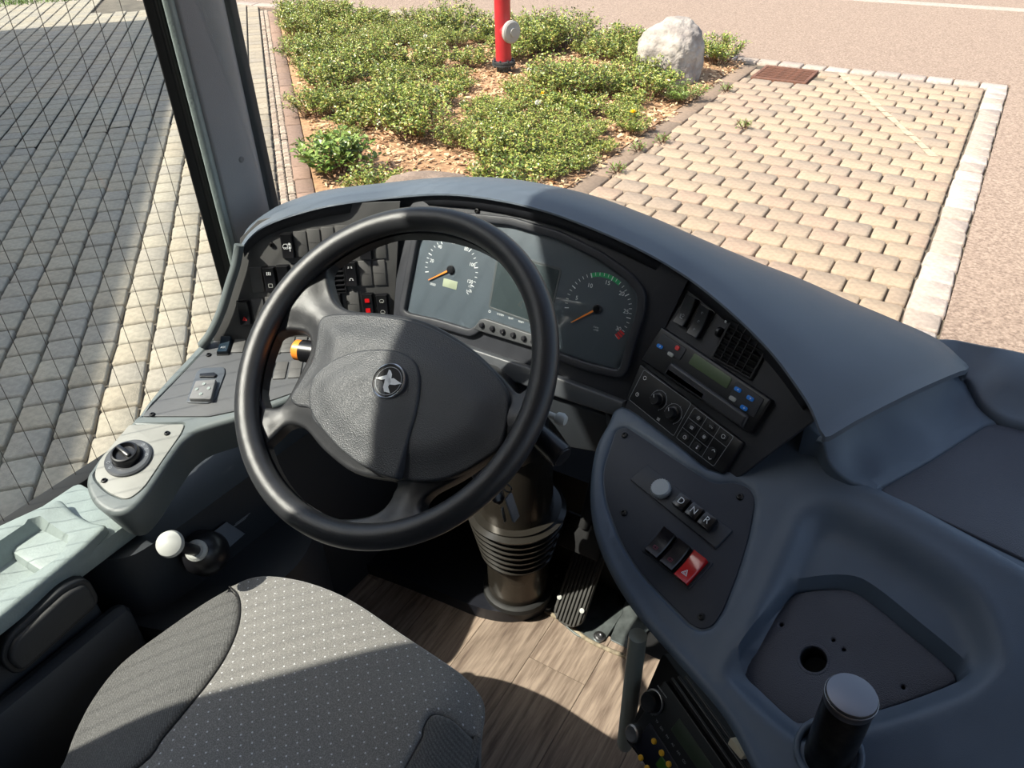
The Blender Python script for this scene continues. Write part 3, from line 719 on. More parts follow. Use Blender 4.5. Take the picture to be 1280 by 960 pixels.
def glyph(kind):
    bm = bmesh.new(); s = .0028
    if kind == 'sun':
        add_arc(bm, s*.55, 0, 2*pi, .0006, None, 12)
        for i in range(8): a = i*pi/4; add_line(bm, (s*.8*cos(a), s*.8*sin(a)), (s*1.15*cos(a), s*1.15*sin(a)), .0006)
    elif kind == 'fan':
        for i in range(4): a = i*pi/2+.4; add_arc(bm, s*.45, 0, 2*pi, .0006, None, 8, (s*.5*cos(a), s*.5*sin(a)))
    elif kind == 'waves':
        for y_ in (-.0016, 0, .0016):
            for j in range(4): add_line(bm, (-s+j*s/2, y_+.0004*(-1)**j), (-s+(j+1)*s/2, y_-.0004*(-1)**j), .0007)
    elif kind == 'clock': add_arc(bm, s, 0, 2*pi, .0006, None, 14); add_line(bm, (0, 0), (0, s*.6), .0006); add_line(bm, (0, 0), (s*.4, 0), .0006)
    elif kind == 'ring': add_arc(bm, s, .3, 2*pi-.6, .0008, None, 14); add_poly(bm, [(s*.6, -s*.5), (s*1.3, -s*.5), (s, .0005)])
    elif kind == 'temp': add_line(bm, (0, -s*.4), (0, s*1.1), .0010); add_arc(bm, .0008, 0, 2*pi, .0014, None, 10, (0, -s*.7)); add_line(bm, (.0015, .0014), (.003, .0014), .0006)
    elif kind == 'onoff': add_text(bm, '%/o', .0045, Matrix.Identity(4))
    elif kind == 'up': add_line(bm, (-s, -s*.4), (0, s*.5), .0009); add_line(bm, (0, s*.5), (s, -s*.4), .0009)
    elif kind == 'down': add_line(bm, (-s, s*.4), (0, -s*.5), .0009); add_line(bm, (0, -s*.5), (s, s*.4), .0009)
    return to_mesh('icon', bm, M_WHITE, None)
for q, g in [((873, 522.5), 'sun'), ((888.5, 533.5), 'onoff'), ((904, 545.5), 'ring'), ((864.5, 534.5), 'waves'), ((880, 546), 'fan'), ((856, 546.5), 'clock'), ((871.5, 558.5), 'temp')]:
    b_ = pill(FR, *q, .0145, .0115, M_BEZ, cli, .008, 'key'); obj('icon', glyph(g), FR.Mp(*q, .0099), b_)
b_ = pill(FR, 889.5, 567.5, .0145, .0190, M_BEZ, cli, .008, 'key')
obj('icon', glyph('up'), FR.Mp(892, 563, .0099), b_); obj('icon', glyph('down'), FR.Mp(887, 573, .0099), b_)
def knob(F, px, py, r, h_, parent, h, m=M_BLACK, rot=0):
    k_ = lathe('rotary_knob', [(r*1.35, 0), (r*1.3, .003), (r*1.02, .004), (r, h_*.8), (r*.88, h_), (r*.3, h_*.97), (.0002, h_*.97)], F.Mp(px, py, h), m, parent, 28)
    bm = bmesh.new(); add_line(bm, (0, r*.3), (0, r*.9), .0012); obj('pointer', to_mesh('pointer', bm, M_WHITE, None), F.Mp(px, py, h, rot, h_+.0002), k_); return k_
for q in [(823, 500), (841.5, 517)]:
    bm = bmesh.new(); add_arc(bm, .0150, -2.2, 2.2, .0007, None, 20); 
    for a in (-2.2, -1.1, 0, 1.1, 2.2): add_line(bm, (.0145*cos(a), .0145*sin(a)), (.0165*cos(a), .0165*sin(a)), .0009)
    obj('dial_scale', to_mesh('dial_scale', bm, M_GREYP, None), FR.Mp(*q, .0084, 1.2), cli); knob(FR, q[0], q[1], .0085, .012, cli, .008, rot=.6)
for q, g in [((806, 472.5), 'ring'), ((796.5, 493), 'clock'), ((823, 524), 'waves')]: obj('icon', glyph(g), FR.Mp(*q, .0084), cli)
# ================================================================ side console fittings
rocker(AP, 281.5, 434.5, side, .020, .038, m=mat('blue_black_plastic', (.010, .022, .035), .3), icon=[(M_GREYP, ic_text('AK', -.2, .008))], h=.003, label='bluish black rocker switch with lettering at the end of the row')
for q in [(299, 431), (316, 430.5), (345, 433), (360, 431), (376, 429.5)]: blank(AP, q[0], q[1], side, .022, .043, h=.003)
rocker(AP, 332.5, 463, side, .020, .040, h=.003); blank(AP, 351, 463.5, side, .022, .043, h=.003); blank(AP, 369.5, 462, side, .022, .043, h=.003)
for q in [(261, 444), (190.5, 518.5)]: screw(AP, q[0], q[1], side, .003)
for q in [(209, 542), (130.5, 601)]: screw(AP, q[0], q[1], side, .003)
mp_ = fillet(pxs(AP, [(233, 504), (246, 466, .006), (252, 461, .01), (281, 459.5), (282, 467), (270, 499, .01), (262, 505)], .003), .006, 4)
mp = slab('mirror_control', mp_, AP, mat('mirror_plate', (.075, .085, .10), .4), side, h=.0055, depth=.003, er=.0012)
slab('mirror_pad', fillet(pxs(AP, [(236, 499), (245, 476.5), (270.5, 474.5), (264, 499.5)], .012), .003, 3), AP, M_GREY, mp, h=.014, depth=.010, er=.002)
for q in [(255, 480), (246, 486.5), (261, 485.5), (251, 492.5)]: lathe('mirror_key', [(.0032, 0), (.0030, .0010), (.0018, .0013), (.0002, .0007)], AP.Mp(*q, .014), M_TRAY, mp, 16)
slab('mirror_selector', fillet(pxs(AP, [(249, 471), (250, 467), (268, 465.5), (271, 468.5), (268, 471.5)], .008), .0015, 3), AP, M_BLACK, mp, h=.009, depth=.005, er=.001)
lk = lathe('light_switch', [(.0375, 0), (.0375, .0035), (.0345, .0055), (.0250, .0050), (.0235, .0030), (.0225, .0025)], AP.Mp(161, 573.5, .003), mat('knob_ring', (.075, .08, .088), .35), side, 40, label='round light switch with dark turning knob')
lathe('knob', [(.0228, .001), (.0225, .014), (.0205, .018), (.018, .0185), (.0150, .012), (.0002, .012)], AP.Mp(160, 572.5, .003), M_BLACK, lk, 32)
box('knob_grip', .008, .034, .010, AP.Mp(160, 572.5, .003, .9, .018), M_BLACK, lk, .003)
bm = bmesh.new()
for i, a in enumerate((3.5, 3.9, .9, .5, .1)):
    M_ = AP.Mp(161, 573.5, .003, a, .0060)@Matrix.Translation((.0300, 0, 0)); add_arc(bm, .0022, 0, 2*pi, .0006, M_, 10); add_line(bm, (.0012, 0), (.004, 0), .0006, M_)
wobj('switch_symbols', bm, M_GREYP, lk, None)
# ================================================================ centre console
con = empty('center_console', (0, .75, 1.45), 'blue-grey moulded centre console with gear keys and padded recess right of the steering wheel', 'console')
def K(a, b, h=0): return W3((a, b, KP, h))
pan = fillet(pxs(KP, [(770, 537, .02), (783, 533, .01), (850, 578, .02), (893, 605, .02), (918, 602, .015), (937, 609, .015), (944, 624, .012), (938, 665), (924, 712), (903, 765), (890, 783, .012), (876, 787, .01), (862, 780, .01), (800, 716, .04), (775, 676, .04), (757, 626, .03), (753, 590, .02)]), .03, 5)
if area2(pan) < 0: pan.reverse()
pan = np.array(pan)
ob = np.array(smooth_closed([KP.uv(a, b, 0) for a, b in [(903, 842), (925, 800), (955, 742), (985, 676), (997, 648), (1012, 634), (1036, 628), (1070, 638), (1150, 682), (1220, 735), (1250, 790), (1256, 832), (1225, 868), (1160, 896), (1085, 918), (1010, 936), (968, 912), (925, 872)]], 4))
if area2(ob) < 0: ob = ob[::-1]
out_px = [(762, 524), (747, 552), (740, 585), (738, 620), (742, 655), (752, 688), (768, 722), (790, 757), (815, 788), (845, 822), (875, 856), (903, 890), (925, 925), (950, 975), (990, 1040), (1100, 1060), (1240, 1010), (1360, 930), (1420, 850), (1390, 752), (1290, 690), (1190, 640), (1110, 595), (1082, 582), (1062, 566), (1050, 545), (1044, 508), (1020, 500), (960, 545), (903, 583), (850, 548), (790, 505), (770, 508)]
outl = np.array([K(a, b)[:2] for a, b in out_px]); outl = np.array(smooth_closed(outl, 4))
pad_px = [(924, 838), (931, 822), (985, 752), (1005, 740), (1055, 737), (1085, 750), (1140, 795), (1188, 836), (1195, 848), (1186, 859), (1090, 893), (1005, 906), (988, 903), (950, 868), (930, 850)]
PH = -.034
pad = np.array(smooth_closed([KP.uv(a, b, PH) for a, b in pad_px], 4))
if area2(pad) < 0: pad = pad[::-1]
cp = []
for a, b in [(787, 526), (745, 600), (748, 650), (775, 720), (830, 795), (870, 800), (905, 790), (930, 740), (948, 690), (958, 640), (930, 592), (880, 590), (820, 555), (800, 640), (880, 700), (850, 740), (960, 575), (1000, 545), (845, 610), (885, 850)]: cp.append(K(a, b, 0))
for a, b, h in [(985, 600, .001), (1010, 635, .004), (990, 680, .003), (965, 740, .003), (935, 795, .003), (908, 835, .003), (1020, 580, .004), (1040, 600, .001), (1100, 632, .001), (1180, 675, .001), (1280, 730, .001), (1360, 790, .001), (1095, 600, -.008), (1190, 650, -.008), (1290, 700, -.008), (1380, 755, -.008), (1062, 572, -.012), (1045, 530, -.016), (1020, 510, -.01), (960, 550, 0), (903, 590, 0), (850, 552, 0), (1010, 780, 0), (1060, 780, 0), (1110, 820, 0), (1000, 850, 0), (1070, 860, 0), (1140, 850, 0), (960, 830, 0), (1030, 745, 0),
                (1060, 655, -.007), (1120, 690, -.009), (1190, 728, -.009), (1270, 790, -.006), (1330, 830, -.003), (1085, 712, -.004), (1150, 752, -.003), (1215, 800, 0), (1240, 830, .001), (1228, 860, .001), (1170, 885, 0), (1090, 912, 0), (1010, 930, .0), (950, 890, .001), (1020, 700, -.003), (1000, 720, 0),
                (925, 870, 0), (930, 915, -.005), (990, 990, -.012), (1100, 960, -.002), (1240, 930, 0), (1320, 880, .006), (1100, 1040, -.01), (1380, 850, .01), (1270, 850, .004)]: cp.append(K(a, b, h))
base = rbf(cp, 2e-4)
def xyof0(P2): return np.array([KP.w(a, b, PH)[:2] for a, b in P2])
def k_uv(X, z):
    P3 = np.stack([X[:, 0], X[:, 1], z], 1)-KP.o; return np.stack([P3@KP.u, P3@KP.v], 1)
padx = xyof0(pad)
E_LINE = np.array([KP.uv(a, b) for a, b in [(1020, 545), (1036, 566), (1046, 586), (1064, 600), (1100, 616), (1280, 714), (1460, 812), (1500, 700), (1300, 560), (1080, 480)]])
if area2(E_LINE) < 0: E_LINE = E_LINE[::-1]
def kz(X): return KP.o[2]-(KP.n[0]*(X[:, 0]-KP.o[0])+KP.n[1]*(X[:, 1]-KP.o[1]))/KP.n[2]
padq = k_uv(padx, kz(padx))
def con_h(X):
    X = np.atleast_2d(X); z = KP.o[2]-(KP.n[0]*(X[:, 0]-KP.o[0])+KP.n[1]*(X[:, 1]-KP.o[1]))/KP.n[2]; q = k_uv(X, z)
    e_ = sdf(E_LINE, q); z = z-.016*sstep((-e_+.004)/.03)
    d = sdf(ob, q); z = z-.020*sstep((-d)/.034)+.0022*np.exp(-(d/.012)**2)
    d = sdf(pan, q); z = z-.0035*(1-sstep((d-.0002)/.0045))
    d = sdf(padq, q); z = z-.022*(1-sstep((d-.0006)/.006))-.045*sstep((-d-.012)/.008); return z
def xyof(P2, h=0): return np.array([KP.w(a, b, h)[:2] for a, b in P2])
slab('console_shell', outl, XY, M_SHELL, con, hf=con_h, step=.0075, er=.012, eseg=5, depth=.055, skirt_in=.03,
     loops=[xyof(offset2(pan, .0005)), xyof(offset2(pan, .0025)), xyof(offset2(pan, .005)), xyof(offset2(padq, .0006)), xyof(offset2(padq, .0035)), xyof(offset2(padq, .0066))])
slab('switch_panel', offset2(pan, -.0006), KP, M_PANEL, con, h=-.0008, depth=.004, er=.0008, smooth=30)
for q in [(781, 544), (780, 641), (925, 621), (877, 771)]: screw(KP, q[0], q[1], con, -.0008, 1.05, M_SCREW)
gs = slab('gear_strip', fillet(pxs(KP, [(788, 600), (809, 581), (916, 664), (895, 686)]), .0015, 2), KP, mat('strip_plastic', (.024, .029, .040), .45, bump=.2, bscale=1500), con, h=.0025, depth=.004, er=.0008)
add = [(842, 609, 876, 637)]
cap_ = lathe('grey_cap', [(.0140, 0), (.0138, .008), (.0125, .0098), (.0002, .0102)], KP.Mp(827, 612.5, .0025), mat('grey_knob', (.42, .46, .48), .5), con, 28, label='round pale grey cap with knurled rim')
bm = bmesh.new()
for i in range(24):
    a = i*pi/12; add_box(bm, .0014, .0014, .007, Matrix.Rotation(a, 4, 'Z')@Matrix.Translation((.0139, 0, .0042)))
obj('knurling', to_mesh('knurling', bm, MATS['grey_knob']), KP.Mp(827, 612.5, .0025), cap_, kind='stuff')
gm = None
for t, q in [('D', (853.5, 630.5)), ('N', (869.5, 642.5)), ('R', (885.5, 654.5))]:
    if gm is None:
        bm = bmesh.new(); add_box(bm, .0195, .0205, .011, Matrix.Translation((0, 0, .0055)), .0012, 2); gm = to_mesh('gear_key', bm, mat('gear_key', (.010, .010, .012), .25, coat=.15))
    M_ = KP.Mp(*q, .0025); g_ = obj('gear_key', gm, M_, con, label='glossy black gear key lettered '+t)
    bm = bmesh.new(); add_text(bm, t, .0135, Matrix.Translation((0, .0, .0113)));
    for v in list(bm.verts): pass
    obj('letter', to_mesh('letter', bm, M_WHITE, None), M_, g_)
slab('switch_base', fillet(pxs(KP, [(829, 657), (892, 704), (862, 737), (802, 688)]), .0015, 2), KP, M_PANEL, con, h=.0008, depth=.003, er=.0006)
M_DRED = mat('dark_red_print', (.22, .03, .06), .5)
def ic_car(bm, w_, h_):
    m = T(0, -h_*.25, h_); add_loop(bm, [(-.0032, -.002), (.0032, -.002), (.0032, .0022), (-.0032, .0022)], .0007, m)
    for x_ in (-.0015, .0015): add_line(bm, (x_, -.002), (x_, .0022), .0006, m)
rocker(KP, 827, 680.5, con, .0225, .040, m=mat('gloss_key', (.013, .011, .014), .25, coat=.15), icon=[(M_DRED, ic_car)], h=.0008, label='glossy black rocker switch nearest the driver')
rocker(KP, 845.5, 695.5, con, .0225, .040, m=MATS['gloss_key'], icon=[(M_DRED, ic_car)], h=.0008, label='glossy black rocker switch beside the red one')
rocker(KP, 864.5, 711.5, con, .0225, .042, m=M_RED, icon=[(M_WHITE, ic_tri(-.25, .0050))], h=.0008, label='bright red hazard switch with white triangle')
# leather pad with its holes
def circ(c, r, n=20): return [(c[0]+r*cos(2*pi*i/n), c[1]+r*sin(2*pi*i/n)) for i in range(n)]
hb = KP.uv(1017, 825, PH)
hs_ = [circ(hb, .0155)]+[circ(KP.uv(a, b, PH), .0022, 8) for a, b in [(977, 782), (1042, 801), (1055, 813), (1129, 860)]]
slab('leather_pad', offset2(pad, -.001), KP, M_PAD, con, h=PH+.003, depth=.008, er=.003, holes=hs_, step=.012, hf=lambda X: .0015*sstep(-sdf(pad, X)/.02))
slab('hole_rim', circ(hb, .0195, 28), KP, M_PAD, con, h=PH+.0050, depth=.002, er=.0006, holes=[circ(hb, .0158, 28)])
bm = bmesh.new(); add_lathe(bm, [(.0155, .001), (.0155, -.05), (.0001, -.05)], 20, cap0=False, cap1=False); obj('hole_lining', to_mesh('hole_lining', bm, M_MATTE), KP.M(hb[0], hb[1], PH), con)
# black metal post standing in its socket at the lower right
pb = K(1036, 940, 0)
best = min(np.arange(.02, .2, .001), key=lambda z: abs(proj(pb+np.array([0, 0, z]))[1]-868)); HP = float(best)
post = empty('metal_post', Vector(pb)-Vector((0, 0, .02)), 'worn black metal post standing in the console behind the padded recess', 'lever')
M_POST = mat('worn_black_metal', (.05, .045, .04), .28, metal=.8, col2=(.012, .012, .013), vscale=60, bump=.1, bscale=400)
lathe('shaft', [(.0250, -.03), (.0250, HP-.012), (.0247, HP-.006)], Matrix.Translation(Vector(pb)), M_POST, post, 36)
lathe('cap', [(.0255, HP-.014), (.0262, HP-.010), (.0262, HP-.003), (.0248, HP), (.0240, HP+.0003), (.0001, HP+.0003)], Matrix.Translation(Vector(pb)), mat('post_cap', (.20, .20, .215), .34, metal=.9), post, 36)
sk = KP.uv(1036, 940)
slab('socket', circ(sk, .037, 28), KP, M_SHELL, con, h=.0045, depth=.02, er=.003, holes=[circ(sk, .0295, 28)])
lathe('worn_edge', [(.0250, HP-.0022), (.0264, HP-.0030), (.0264, HP-.0052), (.0258, HP-.0056)], Matrix.Translation(Vector(pb)), M_STEEL, post, 36)
# ================================================================ dashboard top right: sweep, leather panel, ridge
DT = .006
dt_px = [(1010, 520, 1.655), (1027, 548, 1.635), (1036, 578, 1.615), (1062, 601, 1.604), (1100, 618, 1.60), (1280, 716, 1.604), (1420, 800, 1.604), (1480, 700, 1.604), (1400, 570, 1.604), (1290, 532, 1.602), (1250, 522, 1.603), (1222, 500, 1.612), (1206, 474, 1.618), (1170, 452, 1.66), (1090, 480, 1.66)]
dtp = [atz(*q) for q in dt_px]
dt_c = dtp+[atz(*q) for q in [(1120, 560, 1.607), (1160, 545, 1.607), (1100, 580, 1.606), (1060, 570, 1.612), (1185, 500, 1.613), (1100, 540, 1.618), (1150, 515, 1.618), (1055, 560, 1.622), (1180, 620, 1.60), (1280, 620, 1.60), (1230, 560, 1.60), (1350, 660, 1.602), (1350, 600, 1.602)]]
dtf = rbf(dt_c, 1e-5)
lp3 = [atz(a, b, 1.601)[:2] for a, b in [(1096, 612), (1160, 578), (1232, 531), (1247, 529), (1290, 541), (1400, 580), (1460, 690), (1410, 780), (1285, 705), (1180, 651)]]
lp3 = np.array(fillet(lp3, .012, 4)); lp3 = lp3 if area2(lp3) > 0 else lp3[::-1]
slab('top_shell', np.array(smooth_closed([p[:2] for p in dtp], 4)), XY, M_SHELL, dash, hf=lambda X: dtf(X)-.004*(1-sstep((sdf(lp3, X))/.004)), step=.013, er=.004, depth=.10, loops=[offset2(lp3, .0005), offset2(lp3, .0045)])
slab('leather_panel', offset2(lp3, -.0015), XY, M_PAD, dash, hf=lambda X: dtf(X)+.0005, h=0, depth=.006, er=.002, step=.02)
rg = [(1150, 425, 1.64), (1185, 418, 1.655), (1230, 424, 1.66), (1280, 436, 1.66), (1400, 470, 1.66), (1520, 520, 1.66), (1480, 600, 1.615), (1400, 566, 1.610), (1290, 535, 1.610), (1252, 524, 1.610), (1222, 502, 1.615), (1203, 470, 1.625), (1170, 445, 1.64)]
rgp = [atz(*q) for q in rg]
rgf = rbf(rgp+[atz(*q) for q in [(1260, 470, 1.648), (1230, 465, 1.635), (1300, 500, 1.63), (1350, 500, 1.648), (1270, 500, 1.625)]], 1e-5)
slab('windscreen_ridge', np.array(smooth_closed([p[:2] for p in rgp], 4)), XY, M_HOOD, dash, hf=rgf, step=.02, er=.012, depth=.14, skirt_in=0)
# body below dashboard on the right
wbox('console_body', .02, .9, .62, 1.30, FZ, 1.36, M_DARK, con, .02)
# ================================================================ radio with its housing under the console
RP = Plane(CAM+ray(850, 900)*1.15, -33, 60)
rad = empty('radio', RP.o, 'black radio with yellow keys mounted below the centre console', 'radio')
slab('front_plate', fillet(pxs(RP, [(833, 850), (928, 985), (878, 1050), (790, 915)]), .004, 3), RP, mat('radio_black', (.010, .011, .013), .35), rad, h=.004, depth=.03, er=.0015)
panel_px('display', [(849, 898), (905, 980), (893, 992), (838, 912)], RP, mat('radio_display', (.035, .05, .032), .3), rad, .0052, .002, .0004, .002)
panel_px('lower_panel', [(812, 903), (873, 1000), (850, 1030), (792, 932)], RP, mat('radio_lower', (.006, .007, .016), .3), rad, .0056, .002, .0005, .002)
lathe('volume_knob', [(.0145, .004), (.0140, .016), (.0120, .018), (.0002, .017)], RP.Mp(820, 877, 0), M_BLACK, rad, 24)
lathe('knob_ring', [(.0175, .004), (.0172, .006), (.0155, .0066), (.0150, .004)], RP.Mp(820, 877, 0), M_STEEL, rad, 24)
lathe('side_knob', [(.013, .000), (.0125, .012), (.010, .014), (.0002, .013)], RP.Mp(797, 916, 0), M_STEEL, rad, 24)
for q in [(821.5, 926), (831, 940.5), (840, 954.5), (805, 946.5), (813, 959.5), (849, 968), (829, 985)]:
    lathe('key', [(.0042, .0056), (.0040, .0078), (.0030, .0086), (.0002, .0088)], RP.Mp(*q, 0), M_YEL, rad, 14)['label'] = 'round yellow key'
panel_px('small_display', [(827, 945), (840, 965), (832, 975), (819, 955)], RP, mat('green_lcd', (.03, .09, .01), .3), rad, .0062, .001, .0003, .001)
bm = bmesh.new(); add_text(bm, 'OK', .0075, RP.Mp(801, 951, .0058)@Matrix.Rotation(0, 4, 'Z'))
for i, q in enumerate([(815, 893), (821, 902), (827, 911), (834, 921), (841, 931), (848, 941), (855, 952)]): add_text(bm, ('M', 'TP', 'DX', 'FM', 'AS', 'AM', 'CD')[i], .0048, RP.Mp(*q, .0062))
wobj('lettering', bm, M_GREYP, rad, None)
bm = bmesh.new()
for q, s in [((825, 861), .012), ((831, 869), .009)]: add_line(bm, (-s/2, 0), (s/2, 0), .0018, RP.Mp(*q, .0045))
wobj('slots', bm, M_GREYP, rad, None)
slab('radio_housing', fillet(pxs(RP, [(826, 815), (960, 1000), (900, 1080), (779, 925)], 0), .006, 3), RP, M_MATTE, con, h=-.004, depth=.12, er=.002)
for i, (a, b) in enumerate([((840, 848), (935, 985)), ((848, 846), (943, 978)), ((857, 846), (950, 975))]):
    p0, p1 = RP.at(*a, .006), RP.at(*b, .006); tube('housing_rail', [p0, p1], .0022, M_BLACK, con)
slab('connector', fillet(pxs(RP, [(913, 922), (931, 944), (926, 950), (909, 930)], .02), .001, 2), RP, M_CREAM, rad, h=.02, depth=.012, er=.001, props=dict(label='cream cable connector'))
# hand rail
r0 = aty(794, 800, .635); r1 = np.array(r0); zb = min(np.arange(.9, 1.5, .002), key=lambda z: abs(proj((r0[0], r0[1], z))[1]-933)); 
hr = empty('hand_rail', (r0[0], r0[1], zb), 'pale upright tube ending below the console beside the radio', 'rail')
M_RAIL = mat('rail_coating', (.34, .38, .35), .35)
zt_ = float(r0[2]); rp = [(r0[0]+.003, r0[1], float(zb)), (r0[0]+.003, r0[1], float(zb)+.004), (r0[0]+.003, r0[1], float(zb)+.014), (r0[0]+.003, r0[1], zt_), (r0[0]+.003, r0[1], zt_+.012)]
tube('tube', rp, [.005, .0105, .0125, .0125, .0125], M_RAIL, hr, 20)
tube('bracket', [(r0[0], r0[1], zb+.03), (r0[0]+.06, r0[1]+.02, zb+.02)], .006, M_BLACK, hr)
# ================================================================ steering wheel
whl = empty('steering_wheel', Vector(WHEEL.o), 'large black four-spoke steering wheel with round emblem on the hub', 'steering wheel')
R1 = .2175; RT = .0168
bm = bmesh.new(); N_ = 120
pts = [WHEEL.w(R1*cos(2*pi*i/N_), R1*sin(2*pi*i/N_)) for i in range(N_)]
add_tube(bm, pts, RT, 20, closed=True); wobj('rim', bm, M_WHEEL, whl, 80)
HS = -.012                                                # spokes lie a little lower than the rim
def wuv(L, h=HS, k=4): 
    P = np.array(smooth_closed([WHEEL.uv(a, b, h) for a, b in L], k)); return P if area2(P) > 0 else P[::-1]
op1 = wuv([(505, 292), (470, 297), (437, 311), (412, 333), (409, 352), (416, 374), (436, 386), (480, 390), (530, 400), (580, 428), (618, 462), (642, 488), (655, 487), (668, 470), (675, 430), (668, 385), (645, 345), (605, 312), (555, 295)])
op2 = wuv([(330, 506), (325, 480), (331, 446), (342, 422), (361, 412), (381, 416), (385, 436), (372, 466), (357, 495), (347, 507), (337, 509)])
op3 = wuv([(330, 562), (340, 546), (356, 530), (378, 535), (402, 562), (440, 590), (490, 600), (489, 615), (478, 634), (460, 645), (430, 649), (395, 645), (362, 624), (340, 596)])
op4 = wuv([(524, 632), (535, 615), (570, 596), (600, 575), (622, 556), (640, 551), (643, 562), (625, 592), (590, 620), (552, 636), (530, 641)])
disc = [(.207*cos(2*pi*i/72), .207*sin(2*pi*i/72)) for i in range(72)]
hc = np.array(WHEEL.uv(490, 478, HS))
def web_h(X):
    d = np.minimum.reduce([sdf(o, X) for o in (op1, op2, op3, op4)]); r = np.hypot(X[:, 0], X[:, 1])
    return .008*sstep(d/.035)+.006*sstep((r-.17)/.04)
slab('spokes', disc, WHEEL, M_WHEEL, whl, h=HS-.004, depth=.022, er=.0055, eseg=4, holes=[op1, op2, op3, op4], hf=web_h, step=.010, smooth=60)
padw = wuv([(397, 398), (412, 391), (440, 390), (480, 393), (530, 405), (580, 432), (612, 460), (632, 488), (634, 512), (628, 545), (621, 560), (596, 578), (562, 595), (530, 601), (500, 599), (478, 596), (448, 578), (415, 550), (390, 527), (384, 510), (368, 506), (360, 496), (372, 475), (388, 447), (393, 420)], HS+.01, 4)
def pad_h(X):
    d = -sdf(padw, X); return .012*sstep(d/.05)
slab('hub_cover', padw, WHEEL, M_HUB, whl, h=HS+.006, depth=.012, er=.004, hf=pad_h, step=.008, smooth=60)
HE = .010
egg = wuv([(386, 492), (392, 470), (412, 452), (440, 440), (470, 436), (498, 439), (518, 452), (524, 475), (520, 510), (508, 552), (496, 592), (488, 597), (462, 588), (425, 562), (397, 530), (387, 510)], HE, 4)
def egg_h(X):
    d = -sdf(egg, X); return .007*sstep(d/.045)
slab('horn_pad', egg, WHEEL, M_HUB, whl, h=HE, depth=.016, er=.003, hf=egg_h, step=.007, smooth=60)
ec = np.array(WHEEL.uv(484.5, 475.5, HE+.009))
EM = WHEEL.M(ec[0], ec[1], HE+.0055)
em = lathe('emblem', [(.0240, 0), (.0236, .0020), (.0225, .0026), (.0215, .0020), (.0212, .0012)], EM, M_CHROME, whl, 40, label='round emblem, white winged mark on black inside a silver ring')
lathe('emblem_face', [(.0214, 0), (.0214, .0014), (.0001, .0015)], EM, mat('emblem_black', (.002, .002, .004), .5, spec=.2), em, 32)
lathe('emblem_ring', [(.0190, .0013), (.0188, .0018), (.0182, .0018), (.0180, .0013)], EM, M_GREYP, em, 32)
def eu(x_, y_): return ((x_-361)*.000288, -(y_-192)*.000288)
bm = bmesh.new()
for P_ in ([(292, 200), (318, 184), (346, 166), (356, 182), (326, 198)], [(342, 178), (340, 143), (352, 146), (366, 160), (372, 186), (352, 194)], [(350, 186), (382, 173), (432, 184), (400, 200), (372, 206)], [(342, 188), (378, 188), (372, 222), (350, 228)], [(348, 222), (372, 216), (396, 240), (364, 243)]): add_poly(bm, [eu(*p) for p in P_])
obj('emblem_mark', to_mesh('emblem_mark', bm, M_WHITE, None), EM@Matrix.Translation((0, 0, .0019)), em)
lathe('hub_back', [(.055, -.075), (.062, -.05), (.062, -.028), (.05, -.02)], WHEEL.M(-.012, -.012, 0), M_BLACK, whl, 32)
# ================================================================ steering column
FLR0 = lambda a, b: atz(a, b, FZ+.02)[:2]
colm = empty('steering_column', (-.616, 1.0, FZ), 'dark steering column tube with rubber bellows rising from the floor', 'steering column')
CX, CY = -.618, 1.0
M_COL = mat('column_coating', (.055, .047, .038), .25, metal=.6, bump=.15, bscale=60)
lathe('lower_tube', [(.066, 0), (.069, .01), (.069, .17), (.066, .18)], Matrix.Translation((CX, CY, FZ-.002)), M_COL, colm, 40)
prof = []
zs = np.linspace(FZ+.16, FZ+.30, 29)
for i, z in enumerate(zs): t = i/28; prof.append((.072+.028*t+(.0085 if i % 4 in (1, 2) else -.004), float(z)))
lathe('bellows', prof, Matrix.Translation((CX, CY, 0)), mat('bellows_rubber', (.022, .020, .017), .22), colm, 48, smooth=60)
lathe('upper_tube', [(.080, FZ+.29), (.078, FZ+.34), (.074, FZ+.46), (.06, FZ+.5)], Matrix.Translation((CX, CY, 0)), M_COL, colm, 40)
cpts = smooth_open([(CX, CY, FZ+.46), (-.605, .93, 1.44), (-.59, .79, 1.58), tuple(WHEEL.w(-.012, -.012, -.06))], 5)
tube('column_shroud', cpts, [.06+.006*math.sin(i) for i in range(len(cpts))], M_BLACK, colm, 20)
lathe('floor_collar', [(.082, 0), (.080, .010), (.074, .014), (.070, .014)], Matrix.Translation((CX, CY, FZ+.034)), M_RUB, colm, 32)
hp = [FLR0(a, b) for a, b in [(395, 690), (450, 707), (505, 727), (555, 747), (600, 765), (640, 771), (672, 764), (688, 748), (692, 715)]]
bm = bmesh.new(); prism(bm, [tuple(p) for p in smooth_open(hp, 3)]+[(-.50, 1.10), (-.99, 1.10), (-.99, .80)], FZ-.001, FZ+.035); bmesh.ops.bevel(bm, geom=[e for e in bm.edges if all(v.co.z > FZ+.03 for v in e.verts)], offset=.012, segments=2, affect='EDGES'); wobj('floor_boot', bm, mat('boot_black', (.012, .013, .018), .35, bump=.4, bscale=40), colm, 50)
